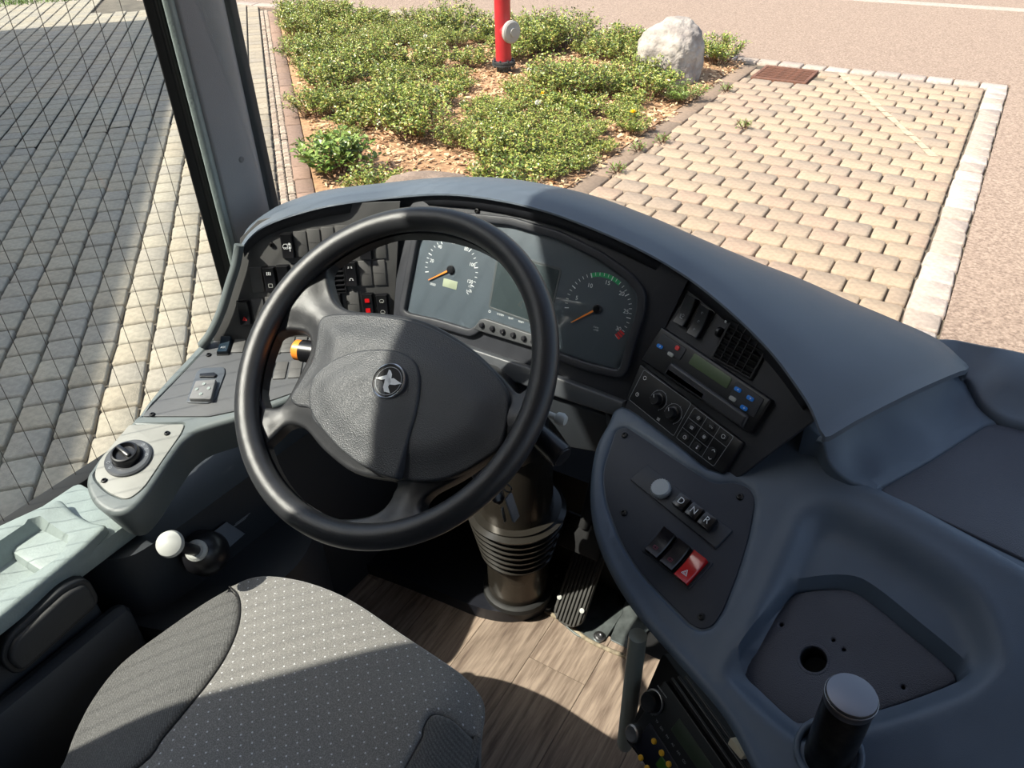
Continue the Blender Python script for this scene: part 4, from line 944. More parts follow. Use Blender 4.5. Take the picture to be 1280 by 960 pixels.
# stalks
a0, a1 = WHEEL.at(664, 535, -.055), WHEEL.at(703, 571, -.055)
d_ = (a1-a0)/np.linalg.norm(a1-a0); a0 = a0-d_*.05
M_ = align(a0, a1); L_ = float(np.linalg.norm(a1-a0))
st = lathe('stalk', [(.011, 0), (.0135, .02), (.0145, L_*.6), (.0160, L_-.01), (.0160, L_-.003), (.0150, L_)], M_, M_BLACK, colm, 28, label='thick black stalk to the right of the wheel')
lathe('stalk_end', [(.0135, L_-.001), (.0130, L_+.002), (.0002, L_+.0035)], M_, M_BEZ, st, 24)
a0, a1 = WHEEL.at(403, 442, -.036), WHEEL.at(369, 437, -.030); M_ = align(a0, a1); L_ = float(np.linalg.norm(a1-a0))
st = lathe('stalk', [(.012, -.04), (.013, 0), (.0165, L_*.1), (.0160, L_*.72)], M_, M_BLACK, colm, 24, label='black left stalk with an orange end')
lathe('stalk_end', [(.0150, L_*.70), (.0148, L_*.95), (.0125, L_), (.0002, L_)], M_, M_ORANGE, st, 24, label='orange turning end')
a = WHEEL.at(699, 523, -.07); M_ = align(WHEEL.at(684, 517, -.07), a)
lathe('release_knob', [(.004, -.02), (.004, .012), (.0075, .015), (.0085, .022), (.006, .027), (.0002, .028)], M_, M_KNOB, colm, 20, label='pale grey knob at the right side')
# ignition key with fob
kp = atx(622, 600, -.60); ky = aty(622, 616, .80)
key = empty('ignition_key', Vector(ky), 'black key and fob hanging from the steering column under the wheel', 'key')
k1 = aty(617, 606, .74); k2 = aty(628, 636, .73); k3 = aty(631, 650, .73)
lathe('key_head', [(.0002, 0), (.009, .002), (.0125, .012), (.0105, .026), (.004, .032), (.0002, .033)], align(k1, k2)@Matrix.Scale(.5, 4, (0, 1, 0)), M_BLACK, key, 16)
kb = align(k2, k3); box('key_blade', .0060, .0018, .030, kb@Matrix.Translation((0, 0, .012)), M_STEEL, key, .0006)
kf = aty(636, 622, .74); kg = aty(646, 652, .74); box('key_fob', .018, .005, float(np.linalg.norm(kg-kf)), align(kf, kg)@Matrix.Translation((0, 0, .02)), M_GREY, key, .0018)
ko = aty(634, 610, .74); bm = bmesh.new(); add_tube(bm, [Vector(ko)+Vector((.008*cos(t), 0, .008*sin(t))) for t in np.linspace(0, 2*pi, 16, endpoint=False)], .0012, 6, closed=True); wobj('key_ring', bm, M_BLACK, key, 60)
lathe('ignition_lock', [(.016, 0), (.018, .01), (.016, .03), (.010, .034)], align(aty(600, 590, .86), k1), M_BLACK, colm, 20)
# ================================================================ driver's seat
def seat_part(name, L, m, er, depth=.10, step=.014, hs=0, sk=0, **k):
    P = np.array([atz(*q)[:2] for q in L]); return P
zc = 1.30
seat_c = [atz(a, b, z) for a, b, z in [
    (300, 729, 1.285), (345, 719, 1.29), (390, 728, 1.295), (440, 749, 1.30), (500, 789, 1.30), (555, 826, 1.297), (592, 857, 1.285), (606, 885, 1.27), (600, 925, 1.265), (585, 975, 1.265), (560, 1040, 1.265),
    (250, 755, 1.27), (200, 790, 1.262), (150, 828, 1.255), (115, 872, 1.25), (92, 915, 1.25), (70, 965, 1.25), (40, 1040, 1.25),
    (300, 800, 1.300), (220, 840, 1.292), (180, 900, 1.290), (140, 980, 1.29), (350, 780, 1.305), (420, 820, 1.306), (500, 850, 1.312), (560, 880, 1.315), (540, 940, 1.315), (400, 900, 1.298), (300, 950, 1.295), (450, 960, 1.302), (350, 1050, 1.295), (480, 1050, 1.30), (250, 1040, 1.295)]]
seat_c += [np.array([-.60, .10, 1.29]), np.array([-.60, -.10, 1.28]), np.array([-.85, -.05, 1.26]), np.array([-.36, -.05, 1.28])]
sf = rbf(seat_c, 3e-4)
def Zs(a, b, z=1.29): return atz(a, b, z)[:2]
seam = [Zs(286, 731, 1.285), Zs(296, 742), Zs(300, 762), Zs(297, 790), Zs(283, 825), Zs(262, 857), Zs(235, 890), Zs(205, 925), Zs(175, 960), np.array([-.77, .08]), np.array([-.775, -.06])]
seam = [np.array(p) for p in smooth_open(seam, 4)]
rseam = [np.array([-.405, -.06]), np.array([-.405, .2]), Zs(520, 950), Zs(530, 925), Zs(541, 907), Zs(562, 905), Zs(584, 912), Zs(602, 922, 1.27)]
rseam = [np.array(p) for p in smooth_open(rseam, 3)]
front = [Zs(286, 731, 1.285), Zs(315, 721, 1.285), Zs(345, 719, 1.29), Zs(390, 728, 1.295), Zs(440, 749, 1.30), Zs(500, 789, 1.30), Zs(555, 826, 1.297), Zs(592, 857, 1.285), Zs(606, 885, 1.27), Zs(602, 922, 1.27)]
front = [np.array(p) for p in smooth_open(front, 4)]
leftside = [np.array([-.86, -.06]), np.array([-.865, .08]), Zs(70, 965, 1.25), Zs(92, 915, 1.25), Zs(115, 872, 1.25), Zs(150, 828, 1.255), Zs(200, 790, 1.262), Zs(250, 755, 1.27), Zs(286, 731, 1.285)]
leftside = [np.array(p) for p in smooth_open(leftside, 4)]
def cloth(name, base, dots):
    m = bpy.data.materials.new(name); m.use_nodes = True; nt = m.node_tree; N = nt.nodes; L = nt.links; bs = N['Principled BSDF']
    bs.inputs['Roughness'].default_value = .95; bs.inputs['Specular IOR Level'].default_value = .15; bs.inputs['Sheen Weight'].default_value = .35
    tc = N.new('ShaderNodeTexCoord'); sp = N.new('ShaderNodeSeparateXYZ'); L.new(tc.outputs['Object'], sp.inputs[0])
    def M2(op, a, b=None, c=None):
        n = N.new('ShaderNodeMath'); n.operation = op
        for i, v in enumerate((a, b, c)):
            if v is None: continue
            if isinstance(v, (int, float)): n.inputs[i].default_value = v
            else: L.new(v, n.inputs[i])
        return n.outputs[0]
    wv = N.new('ShaderNodeTexVoronoi'); wv.inputs['Scale'].default_value = 620 if dots else 500; L.new(tc.outputs['Object'], wv.inputs['Vector'])
    mx = N.new('ShaderNodeMixRGB'); mx.inputs[1].default_value = (*[c*.6 for c in base], 1); mx.inputs[2].default_value = (*[min(1, c*1.7) for c in base], 1)
    L.new(wv.outputs['Distance'], mx.inputs[0]); out = mx.outputs[0]; height = wv.outputs['Distance']
    if dots:
        P_ = .0150
        u = M2('ADD', sp.outputs[0], sp.outputs[1]); v = M2('SUBTRACT', sp.outputs[0], sp.outputs[1])
        a = M2('MODULO', M2('ADD', M2('DIVIDE', u, P_*1.414), 100), 1); b = M2('MODULO', M2('ADD', M2('DIVIDE', v, P_*1.414), 100), 1)
        a = M2('SUBTRACT', a, .5); b = M2('SUBTRACT', b, .5); d = M2('SQRT', M2('ADD', M2('MULTIPLY', a, a), M2('MULTIPLY', b, b)))
        k = M2('LESS_THAN', d, .085)
        mx2 = N.new('ShaderNodeMixRGB'); mx2.inputs[2].default_value = (.5, .5, .52, 1); L.new(k, mx2.inputs[0]); L.new(out, mx2.inputs[1]); out = mx2.outputs[0]
    else:
        w2 = N.new('ShaderNodeTexWave'); w2.wave_type = 'BANDS'; w2.bands_direction = 'DIAGONAL'; w2.inputs['Scale'].default_value = 130; w2.inputs['Distortion'].default_value = .6; L.new(tc.outputs['Object'], w2.inputs['Vector'])
        height = M2('ADD', height, w2.outputs['Fac'])
        mx2 = N.new('ShaderNodeMixRGB'); mx2.blend_type = 'MULTIPLY'; mx2.inputs[0].default_value = .35; L.new(out, mx2.inputs[1]); L.new(w2.outputs['Color'], mx2.inputs[2]); out = mx2.outputs[0]
    L.new(out, bs.inputs['Base Color'])
    bp = N.new('ShaderNodeBump'); bp.inputs['Strength'].default_value = .35; bp.inputs['Distance'].default_value = .0006; L.new(height, bp.inputs['Height']); L.new(bp.outputs[0], bs.inputs['Normal'])
    return m
M_CL1 = cloth('dotted_cloth', (.155, .150, .142), True); M_CL2 = cloth('ribbed_cloth', (.095, .094, .092), False)
seat = empty('driver_seat', (-.6, .2, FZ), 'grey cloth driver seat with white dotted cushion in front of the steering wheel', 'seat')
def cush(name, P, m, er, depth, skirt_in=0, **k):
    P = np.array(P)
    hfn = lambda X: sf(X)
    return slab(name, P, XY, m, seat, hf=hfn, er=er, eseg=5, depth=depth, skirt_in=skirt_in, step=.016, smooth=70, **k)
def merge(*L):
    out = []
    for l in L:
        for p in l:
            if not out or np.hypot(*(p-out[-1])) > 1e-4: out.append(p)
    if np.hypot(*(out[0]-out[-1])) < 1e-4: out.pop()
    return out
# one soft base body carries everything; panels lie on it
body = merge(front, [np.array([-.385, .2]), np.array([-.375, -.06])], leftside)
center = merge(front, rseam[::-1], seam[::-1])
left = merge(seam, leftside)
right = merge(rseam, [Zs(590, 970, 1.265), np.array([-.355, .1]), np.array([-.36, -.06])])
cush('cushion_center', center, M_CL1, .008, .12, .02)
cush('cushion_bolster', left, M_CL2, .012, .12, .03, props=dict(label='left bolster in ribbed grey cloth'))
cush('cushion_bolster', right, M_CL2, .010, .12, .02, props=dict(label='right bolster in plain dark cloth'))
wbox('seat_pan', -.83, -.40, -.02, .42, 1.06, 1.19, M_DARK, seat, .03)
wbox('seat_base', -.78, -.45, 0, .36, FZ, 1.08, M_MATTE, seat, .02)
tube('seam_piping', [(p[0], p[1], float(sf(np.array([p]))[0])-.0006) for p in seam], .0016, M_MATTE, seat, 6)
bs_ = [(-.60, -.22, 1.6)]
bm = bmesh.new(); add_box(bm, .46, .12, .64, Matrix.Translation((-.62, -.24, 1.62))@Matrix.Rotation(.28, 4, 'X'), .05, 4); wobj('backrest', bm, M_CL2, seat, 60)
# ================================================================ sill tray under the side window
def rr(cx_, cy_, hx, hy, X, r=.012):
    q = np.abs(X-np.array([cx_, cy_]))-np.array([hx-r, hy-r]); return np.hypot(np.maximum(q[:, 0], 0), np.maximum(q[:, 1], 0))+np.minimum(np.maximum(q[:, 0], q[:, 1]), 0)-r
ZT = 1.40
pk1 = [atz(a, b, ZT)[:2] for a, b in [(62, 636), (78, 639), (108, 668), (105, 680), (60, 716), (20, 745), (-30, 720), (-20, 690)]]
tp = [atz(a, b, ZT) for a, b in [(76, 626), (92, 640), (112, 651), (136, 655), (120, 672), (60, 718), (0, 764)]]
trayP = [tp[0][:2], tp[1][:2], tp[2][:2], tp[3][:2], np.array([tp[3][0]+.01, .36]), np.array([-1.012, .22]), np.array([-1.008, -.2]), np.array([-1.19, -.2]), np.array([-1.185, .30])]
trayP = np.array(fillet(trayP, .012, 4)); trayP = trayP if area2(trayP) > 0 else trayP[::-1]
pkt = np.array(fillet([(-1.145, .36), (-1.065, .36), (-1.045, .335), (-1.048, .215), (-1.145, .205)], .015, 4)); pkt = pkt if area2(pkt) > 0 else pkt[::-1]
pk2 = np.array(fillet([(-1.14, .19), (-1.05, .195), (-1.05, -.05), (-1.14, -.05)], .012, 4)); pk2 = pk2 if area2(pk2) > 0 else pk2[::-1]
def tray_h(X): 
    z = ZT+0*X[:, 0]; z = z+.010*sstep((-X[:, 0]-1.10)/.06)
    z = z-.034*(1-sstep((sdf(pkt, X)+.010)/.012)); z = z-.030*(1-sstep((sdf(pk2, X)+.010)/.012)); return z
tr = empty('sill_tray', (-1.1, .2, 1.2), 'pale grey-green storage tray below the side window, left of the seat', 'tray')
slab('tray_top', trayP, XY, M_TRAY, tr, hf=tray_h, step=.008, er=.008, depth=.03, skirt_in=.0, loops=[offset2(pkt, -.004), offset2(pk2, -.004)])
wbox('tray_end', -1.195, -1.025, .30, .46, 1.345, 1.386, M_TRAY, tr, .012)
# lower side wall with map pocket
def xz(x): return Plane((x, 0, 0), un=((0, -1, 0), (0, 0, 1)))
wbox('side_wall', -1.2, -1.015, -.6, .34, FZ, 1.360, M_DARK, tr, .01)  # same plastic as the tray top, its shade put into the dark colour
pp = Plane((-.985, .2, 1.2), un=((0, 1, 0), (-.12, 0, .993)))
px_ = lambda L: [pp.uv(a, b) for a, b in L]
pkk = fillet(px_([(5, 822), (22, 838), (118, 752), (104, 727), (80, 738), (12, 800)]), .012, 4)
wbox('wall_ledge', -1.015, -.975, -.5, .37, 1.0, 1.28, M_DARK, tr, .02)
slab('pocket_frame', offset2(np.array(pkk) if area2(pkk) > 0 else np.array(pkk)[::-1], .008), pp, mat('pocket_plastic', (.012, .013, .015), .45), tr, h=.004, depth=.02, er=.003)
slab('map_pocket', pkk, pp, mat('pocket_cloth', (.028, .028, .028), .6, bump=.3, bscale=300), tr, h=.012, depth=.012, er=.006)
# ================================================================ lower left fairing with park brake lever
lf = empty('lower_fairing', (-1.0, .8, 1.0), 'dark lower fairing below the side console', 'fairing')
FP = Plane((-1.03, .60, 1.30), un=((.18, -.984, 0), (.0, .0, 1.)))
bm = bmesh.new()
prism(bm, fillet([(-1.19, .36), (-1.06, .37), (-1.00, .40), (-.985, .50), (-.97, .80), (-.94, 1.36), (-1.19, 1.36)], .03, 4), FZ, 1.345); wobj('fairing_panel', bm, M_DARK, lf, 40)
bm = bmesh.new(); prism(bm, fillet([(-1.05, .36), (-.93, .40), (-.87, .47), (-.86, .62), (-.90, .72), (-1.0, .74)], .03, 4), FZ, 1.20); wobj('lower_step', bm, M_DARK, lf, 40)
prism_b = bmesh.new(); prism(prism_b, fillet([(-.97, 1.11), (-.75, 1.12), (-.30, 1.12), (-.28, 1.36), (-.97, 1.36)], .02, 3), FZ, 1.16); wobj('pedal_bulkhead', prism_b, M_MATTE, lf, 40)
# lever
b0 = atx(252, 690, -.955); b1 = atx(213, 680, -.90)
lev = empty('park_brake_lever', Vector(b0), 'small lever with pale round knob on a black base, left of the seat', 'lever')
d_ = b1-b0; d_ /= np.linalg.norm(d_)
lathe('base', [(.040, -.03), (.038, .0), (.030, .012), (.020, .022), (.016, .024)], align(b0, b1), M_BLACK, lev, 28)
lathe('collar', [(.0165, .018), (.0185, .024), (.0185, .030), (.014, .034)], align(b0, b1), M_KNOB, lev, 24)
Lk = float(np.linalg.norm(b1-b0))
lathe('shaft', [(.0095, .02), (.0085, Lk-.008)], align(b0, b1), M_BLACK, lev, 16)
lathe('knob', [(.010, Lk-.012), (.019, Lk-.008), (.0215, Lk), (.0195, Lk+.008), (.012, Lk+.0125), (.0002, Lk+.0135)], align(b0, b1), M_KNOB, lev, 28)
# sticker with warning signs
sp_ = Plane((-.972, .75, 1.2), un=((.03, -1, 0), (.0, .0, 1.)))
SPL = Plane(atx(285, 665, -.974), un=(np.array([.0175, -.9998, 0])*1., np.array([0, 0, 1.])))
sk_ = slab('warning_sticker', fillet([SPL.uv(a, b, .002) for a, b in [(262, 668), (284, 686), (306, 667), (283, 652)]], .001, 2), SPL, mat('sticker', (.16, .18, .21), .4), lf, h=.002, depth=.001, er=.0002)
bm = bmesh.new()
for q in (SPL.uv(284, 674), SPL.uv(294, 667)): add_arc(bm, .0055, 0, 2*pi, .0012, SPL.M(q[0], q[1], .0026), 14); add_line(bm, (-.003, -.003), (.003, .003), .0012, SPL.M(q[0], q[1], .0026))
for i in range(3):
    q = SPL.uv(300+i*2.5, 655-i*3.2); add_line(bm, (-.018, 0), (.018, 0), .0009, SPL.M(q[0], q[1], .003, .1))
wobj('sticker_print', bm, M_GREYP, sk_, None)
# ================================================================ pedals and floor plate
FLR = Plane((0, 0, FZ), 0, 0)
fp_ = empty('floor_plate', (-.5, 1.05, FZ), 'worn metal floor plate under the accelerator pedal', 'plate')
slab('plate', fillet(pxs(FLR, [(640, 742), (675, 755), (720, 795), (748, 806), (757, 800), (780, 765), (770, 740), (720, 700), (660, 700)]), .01, 3), FLR, M_PLATE, fp_, h=.004, depth=.006, er=.001)
slab('right_plate', fillet(pxs(FLR, [(762, 800), (786, 812), (830, 770), (800, 735), (782, 752)]), .005, 2), FLR, M_PLATE, fp_, h=.003, depth=.005, er=.001)
gl_ = [FLR.at(a, b, .002) for a, b in [(650, 752), (668, 757), (690, 768), (715, 785), (735, 800), (760, 812), (786, 822)]]
tube('sealant', smooth_open(gl_, 4), .005, M_GLUE, fp_, 8)
for q in [(685, 760), (749, 796)]: 
    lathe('bolt', [(.013, 0), (.013, .003), (.0085, .0035), (.0080, .007), (.004, .0075), (.0035, .004), (.0001, .004)], FLR.Mp(*q, .004), M_STEEL, fp_, 20)
pdl = empty('accelerator_pedal', FLR.at(712, 778), 'ribbed floor-hinged accelerator pedal right of the steering column', 'pedal')
PP = Plane(atz(712, 775, FZ+.035), 0, 48)
c0 = np.array(PP.uv(713, 762)); Wp = .036
out_ = [(c0[0]-Wp, c0[1]+.24), (c0[0]-Wp, c0[1]-.005)]+[(c0[0]+Wp*cos(t), c0[1]-.008+Wp*.8*sin(t)) for t in np.linspace(pi, 2*pi, 12)]+[(c0[0]+Wp, c0[1]+.24)]
slab('tread', out_, PP, M_RUB if False else mat('pedal_rubber', (.05, .048, .045), .6), pdl, h=.004, depth=.012, er=.003)
for i in range(8):
    u = c0[0]-Wp*.82+i*Wp*1.64/7; e = -.03 if abs(i-3.5) < 2.6 else -.018
    box('rib', .0042, .235+(-e), .006, PP.M(u, c0[1]+(.235+e)/2, .006), MATS['pedal_rubber'], pdl, .001)
for q in [(701, 746), (729, 763)]: lathe('rivet', [(.006, 0), (.0055, .002), (.0002, .003)], PP.M(PP.uv(*q)[0], PP.uv(*q)[1], .008), M_KNOB, pdl, 14)
wbox('pedal_arm', -.53, -.47, 1.10, 1.14, FZ+.02, FZ+.2, M_MATTE, pdl, .005)
bp_ = empty('brake_pedal', (-.60, 1.04, 1.1), 'dark brake pedal in the shadow right of the column', 'pedal')
box('pad', .09, .012, .08, Matrix.Translation((-.475, 1.03, 1.10))@Matrix.Rotation(-.5, 4, 'X'), M_MATTE, bp_, .004)
tube('arm', [(-.475, 1.035, 1.12), (-.475, 1.12, 1.3), (-.475, 1.2, 1.4)], .012, M_MATTE, bp_)
bp_['label'] = 'dark brake pedal hanging behind the accelerator pedal'
bp_.matrix_basis = Matrix.Translation((-.475, 1.03, 1.1)); 
for c_ in bp_.children: c_.matrix_parent_inverse = Matrix.Translation((-.475, 1.03, 1.1)).inverted()
# ================================================================ outside: ground
M_ASPH = mat('asphalt', (0.146, 0.104, 0.082), .9, bump=.8, bscale=90, col2=(0.331, 0.258, 0.206), vscale=55, det=9, bdist=.006)
bm = bmesh.new(); v = [bm.verts.new(p) for p in [(-60, -40, -.03), (60, -40, -.03), (60, 70, -.03), (-60, 70, -.03)]]; bm.faces.new(v)
obj('ground', to_mesh('ground', bm, mat('joint_sand', (.10, .085, .065), .95, bump=.6, bscale=60, var=.3, vscale=3), None), kind='structure')
def road(name, P, z=0.0):
    bm = bmesh.new(); slab_bm(bm, P, XY, z, .05, .004); return wobj(name, bm, M_ASPH, kind='structure')
road('road', [(-40, 10.06), (40, 10.06), (40, 40), (-40, 40)]); road('road', [(.13, -12), (40, -12), (40, 10.058), (.13, 10.058)])
wl_ = slab('road_marking', [(-4.5, 14.46), (12, 14.60), (12, 14.86), (-4.5, 14.74)], XY, mat('road_paint', (0.343, 0.296, 0.257), .7, var=.2, vscale=20), depth=.004, h=.004, er=.001, props=dict(kind='structure'))
def stone_mats(name, cols, rough=.85, b=.7, bs=120):
    return [mat(f'{name}_{i}', c, rough, bump=b, bscale=bs, var=.16, vscale=30, det=7, bdist=.004) for i, c in enumerate(cols)]
MB_ = stone_mats('tan_brick', [(0.311, 0.244, 0.178), (0.327, 0.256, 0.186), (0.284, 0.224, 0.169), (0.303, 0.228, 0.173), (0.268, 0.216, 0.169)])
def stone_mesh(name, lx, ly, m, r, seed, bev=.008, dz=.06, jit=.004):
    rnd = random.Random(seed); P = []
    for sx, sy in ((-1, -1), (1, -1), (1, 1), (-1, 1)): P.append((sx*lx/2+rnd.uniform(-jit, jit), sy*ly/2+rnd.uniform(-jit, jit)))
    P = fillet(P, r, 2)
    bm = bmesh.new(); slab_bm(bm, P, XY, 0, dz, bev, eseg=1); bmesh.ops.recalc_face_normals(bm, faces=bm.faces[:]); return to_mesh(name, bm, m, 60)
# --- parking bay
bay = empty('paving_bay', (-1.3, 6, 0), None, None, kind='structure')
BL, BW = .2415, .2190
bmesh_var = [stone_mesh('brick', BL-.010, BW-.010, MB_[i % 5], .030, i, .008) for i in range(10)]
half_var = [stone_mesh('brick', BL/2-.008, BW-.010, MB_[i % 5], .022, 50+i, .008) for i in range(5)]
rnd = random.Random(3)
y = 9.80; k = 0
while y > 3.4:
    x = -.09
    if k % 2: 
        obj('brick', rnd.choice(half_var), Matrix.Translation((x-BL/4, y-BW/2, rnd.uniform(-.003, .002))), bay); x -= BL/2
    while x > -2.46+BL/2-.03:
        if not (-2.42 < x-BL/2 < -1.78 and 9.15 < y-BW/2 < 9.80):
            obj('brick', rnd.choice(bmesh_var), Matrix.Translation((x-BL/2, y-BW/2, rnd.uniform(-.003, .002)))@Matrix.Rotation(rnd.uniform(-.012, .012), 4, 'Z'), bay)
        x -= BL
    rest = x+2.48
    if rest > .07: obj('brick', cached(('rest', round(rest, 2)), lambda: stone_mesh('brick', rest-.01, BW-.010, MB_[2], .02, 5)), Matrix.Translation((x-rest/2, y-BW/2, -.002)), bay)
    y -= BW; k += 1
# painted line across the bay (worn): thin flat flecks on the bricks
M_PAINT = mat('worn_paint', (0.390, 0.320, 0.234), .8, var=.2, vscale=40)
bm = bmesh.new(); a = np.array([-1.56, 9.76]); b = np.array([-.28, 7.32]); d = (b-a)/np.linalg.norm(b-a); n_ = np.array([-d[1], d[0]]); L_ = np.linalg.norm(b-a); t = 0
while t < L_:
    s = rnd.uniform(.10, .2); w_ = rnd.uniform(.035, .055)
    if rnd.random() < .9:
        P = [a+d*(t)+n_*w_*rnd.uniform(.6, 1), a+d*(t)-n_*w_*rnd.uniform(.6, 1), a+d*(t+s)-n_*w_*rnd.uniform(.6, 1), a+d*(t+s)+n_*w_*rnd.uniform(.6, 1)]
        add_poly(bm, P, Matrix.Translation((0, 0, .0035)))
    t += s+.012
wobj('painted_line', bm, M_PAINT, bay, None, kind='stuff')
# edging of the bed (older, darker slabs)
ME_ = stone_mats('edging', [(0.207, 0.155, 0.115), (0.237, 0.178, 0.133), (0.185, 0.141, 0.107)])
ed = empty('bed_edging', (-2.6, 6, 0), None, None, kind='structure')
evar = [stone_mesh('edging_stone', .20, .40, ME_[i % 3], .015, 70+i, .008) for i in range(4)]; y = 9.7; i = 0
while y > 3.4: obj('edging_stone', evar[i % 4], Matrix.Translation((-2.59, y-.2, rnd.uniform(-.004, .006))), ed); y -= .41; i += 1
# granite kerbs
MG_ = stone_mats('granite', [(0.336, 0.284, 0.244), (0.376, 0.320, 0.285), (0.303, 0.256, 0.228), (0.400, 0.352, 0.318)], b=1., bs=60)
kb_ = empty('granite_kerb', (0, 7, 0), None, None, kind='structure')
gvar = [stone_mesh('granite_stone', .195, .20, MG_[i % 4], .02, 20+i, .012, jit=.008) for i in range(8)]
y = 9.84
while y > 3.2: obj('granite_stone', rnd.choice(gvar), Matrix.Translation((.022, y-.105, rnd.uniform(0, .008)))@Matrix.Rotation(rnd.choice((0, pi))+rnd.uniform(-.03, .03), 4, 'Z'), kb_); y -= .213
gv2 = [stone_mesh('granite_stone', .255, .19, MG_[i % 4], .02, 30+i, .012, jit=.008) for i in range(6)]
x = .12
while x > -6.8: obj('granite_stone', rnd.choice(gv2), Matrix.Translation((x-.13, 9.955, rnd.uniform(0, .01)))@Matrix.Rotation(rnd.uniform(-.03, .03), 4, 'Z'), kb_); x -= .268
# drain grate
M_RUST = mat('rusty_iron', (.16, .075, .05), .7, metal=.3, bump=.5, bscale=90, var=.3, vscale=30)
dr = empty('drain_grate', (-2.1, 9.47, 0), 'rusty slotted iron drain grate set in the brick bay by the kerb', 'drain')
slab('frame', [(-2.41, 9.18), (-1.80, 9.18), (-1.80, 9.79), (-2.41, 9.79)], XY, M_RUST, dr, h=.002, depth=.05, er=.004, holes=[[(-2.375, 9.215), (-1.835, 9.215), (-1.835, 9.755), (-2.375, 9.755)]])
for i in range(8): wbox('bar', -2.375, -1.835, 9.225+i*.068, 9.225+i*.068+.026, -.010, .0, M_RUST, dr)
for x_ in (-2.2, -2.01): wbox('cross_bar', x_, x_+.03, 9.215, 9.755, -.03, -.011, M_RUST, dr)
# --- left paving, rotated 47 degrees
th = radians(47); n2 = np.array([cos(th), sin(th)]); a2 = np.array([-sin(th), cos(th)])
ML_ = stone_mats('grey_brick', [(.285, .252, .195), (.300, .265, .205), (.268, .238, .188), (.290, .250, .188), (.260, .233, .190)])
lp_ = empty('left_paving', (-4, 4, 0), None, None, kind='structure')
LN, LA = .195, .216
cells = []
for i in range(-75, 0):
    off = rnd.random()*.0+(.5*LA if i % 2 else 0)+(.25*LA if (i//5) % 2 else 0)
    for j in range(-34, 90):
        nn = -.215+(i+.5)*LN; aa = j*LA+off; P = n2*nn+a2*aa
        if P[0] > -1.30 or P[1] > 12: continue
        q = proj((P[0], P[1], 0))
        vis = (-40 < q[0] < 360 and -30 < q[1] < 700) and ROT.T[2].dot(np.array([P[0], P[1], 0])-CAM) < 0
        if aa > 15.45 and nn > -3: continue
        cells.append((hypot(P[0], P[1]), P, vis, rnd.random()))
vis_c = sorted([c for c in cells if c[2]], key=lambda c: c[0]); first = vis_c[:290]; rest_ = vis_c[290:]+[c for c in cells if not c[2]]
lv = [stone_mesh('paving_stone', LN-.016, LA-.016, ML_[i % 5], .016, 100+i, .010, jit=.005) for i in range(15)]
for d_, P, _, r in first: obj('paving_stone', lv[int(r*15)], Matrix.Translation((P[0], P[1], (r*7 % 1)*.006-.003))@Matrix.Rotation(th+(r*13 % 1-.5)*.03, 4, 'Z'), lp_)
bm = bmesh.new()
def quad_stone(bm, P, lx, ly, ang, z, mi, b_=.008):
    c, s = cos(ang), sin(ang); def_ = []
    for k_, zz in ((1, 0), (0, 0)): pass
    top = []; bot = []
    for sx, sy in ((-1, -1), (1, -1), (1, 1), (-1, 1)):
        for L, ins, zz in ((top, b_, z), (bot, 0, z-b_)):
            x_ = sx*(lx/2-ins); y_ = sy*(ly/2-ins); L.append(bm.verts.new((P[0]+c*x_-s*y_, P[1]+s*x_+c*y_, zz)))
    f = [bm.faces.new(top)]+[bm.faces.new((bot[i], bot[(i+1) % 4], top[(i+1) % 4], top[i])) for i in range(4)]
    for g in f: g.material_index = mi
for d_, P, _, r in rest_: quad_stone(bm, P, LN-.018, LA-.018, th, (r*7 % 1)*.005, int(r*5))
wobj('paving_stones', bm, ML_, lp_, None, kind='stuff')
# cobble strip and slab path
MC_ = stone_mats('cobble', [(0.323, 0.263, 0.213), (0.375, 0.315, 0.255), (0.281, 0.230, 0.187)])
MP_ = stone_mats('red_slab', [(0.213, 0.145, 0.110), (0.238, 0.162, 0.123), (0.196, 0.136, 0.106)])
cb = empty('cobble_strip', (-6, 5.5, 0), None, None, kind='structure')
bm = bmesh.new()
for c_ in range(2):
    aa = 1.5
    while aa < 14.6:
        l = rnd.uniform(.055, .08); P = n2*(-.175+c_*.066)+a2*(aa+l/2); quad_stone(bm, P, .058, l-.008, th+rnd.uniform(-.08, .08), rnd.uniform(-.004, .01), rnd.randrange(3), .012); aa += l
wobj('cobbles', bm, MC_, cb, None, kind='stuff')
pv = empty('slab_path', (-6, 5.6, 0), None, None, kind='structure')
sv_ = [stone_mesh('path_slab', .145, .30, MP_[i % 3], .012, 200+i, .008) for i in range(6)]; aa = 1.5
while aa < 14.4: P = n2*(-.005)+a2*(aa+.15); obj('path_slab', rnd.choice(sv_), Matrix.Translation((P[0], P[1], rnd.uniform(-.003, .003)))@Matrix.Rotation(th, 4, 'Z'), pv); aa += .31
gk = [stone_mesh('granite_stone', .24, .42, MG_[i % 4], .02, 40+i, .012) for i in range(3)]
for i in range(14):
    P = np.array([-11.5, 10.18])+np.array([.99, .14])*(i*.435-2.2); obj('granite_stone', gk[i % 3], Matrix.Translation((P[0], P[1], .01))@Matrix.Rotation(atan2(.14, .99)+pi/2, 4, 'Z'), kb_)
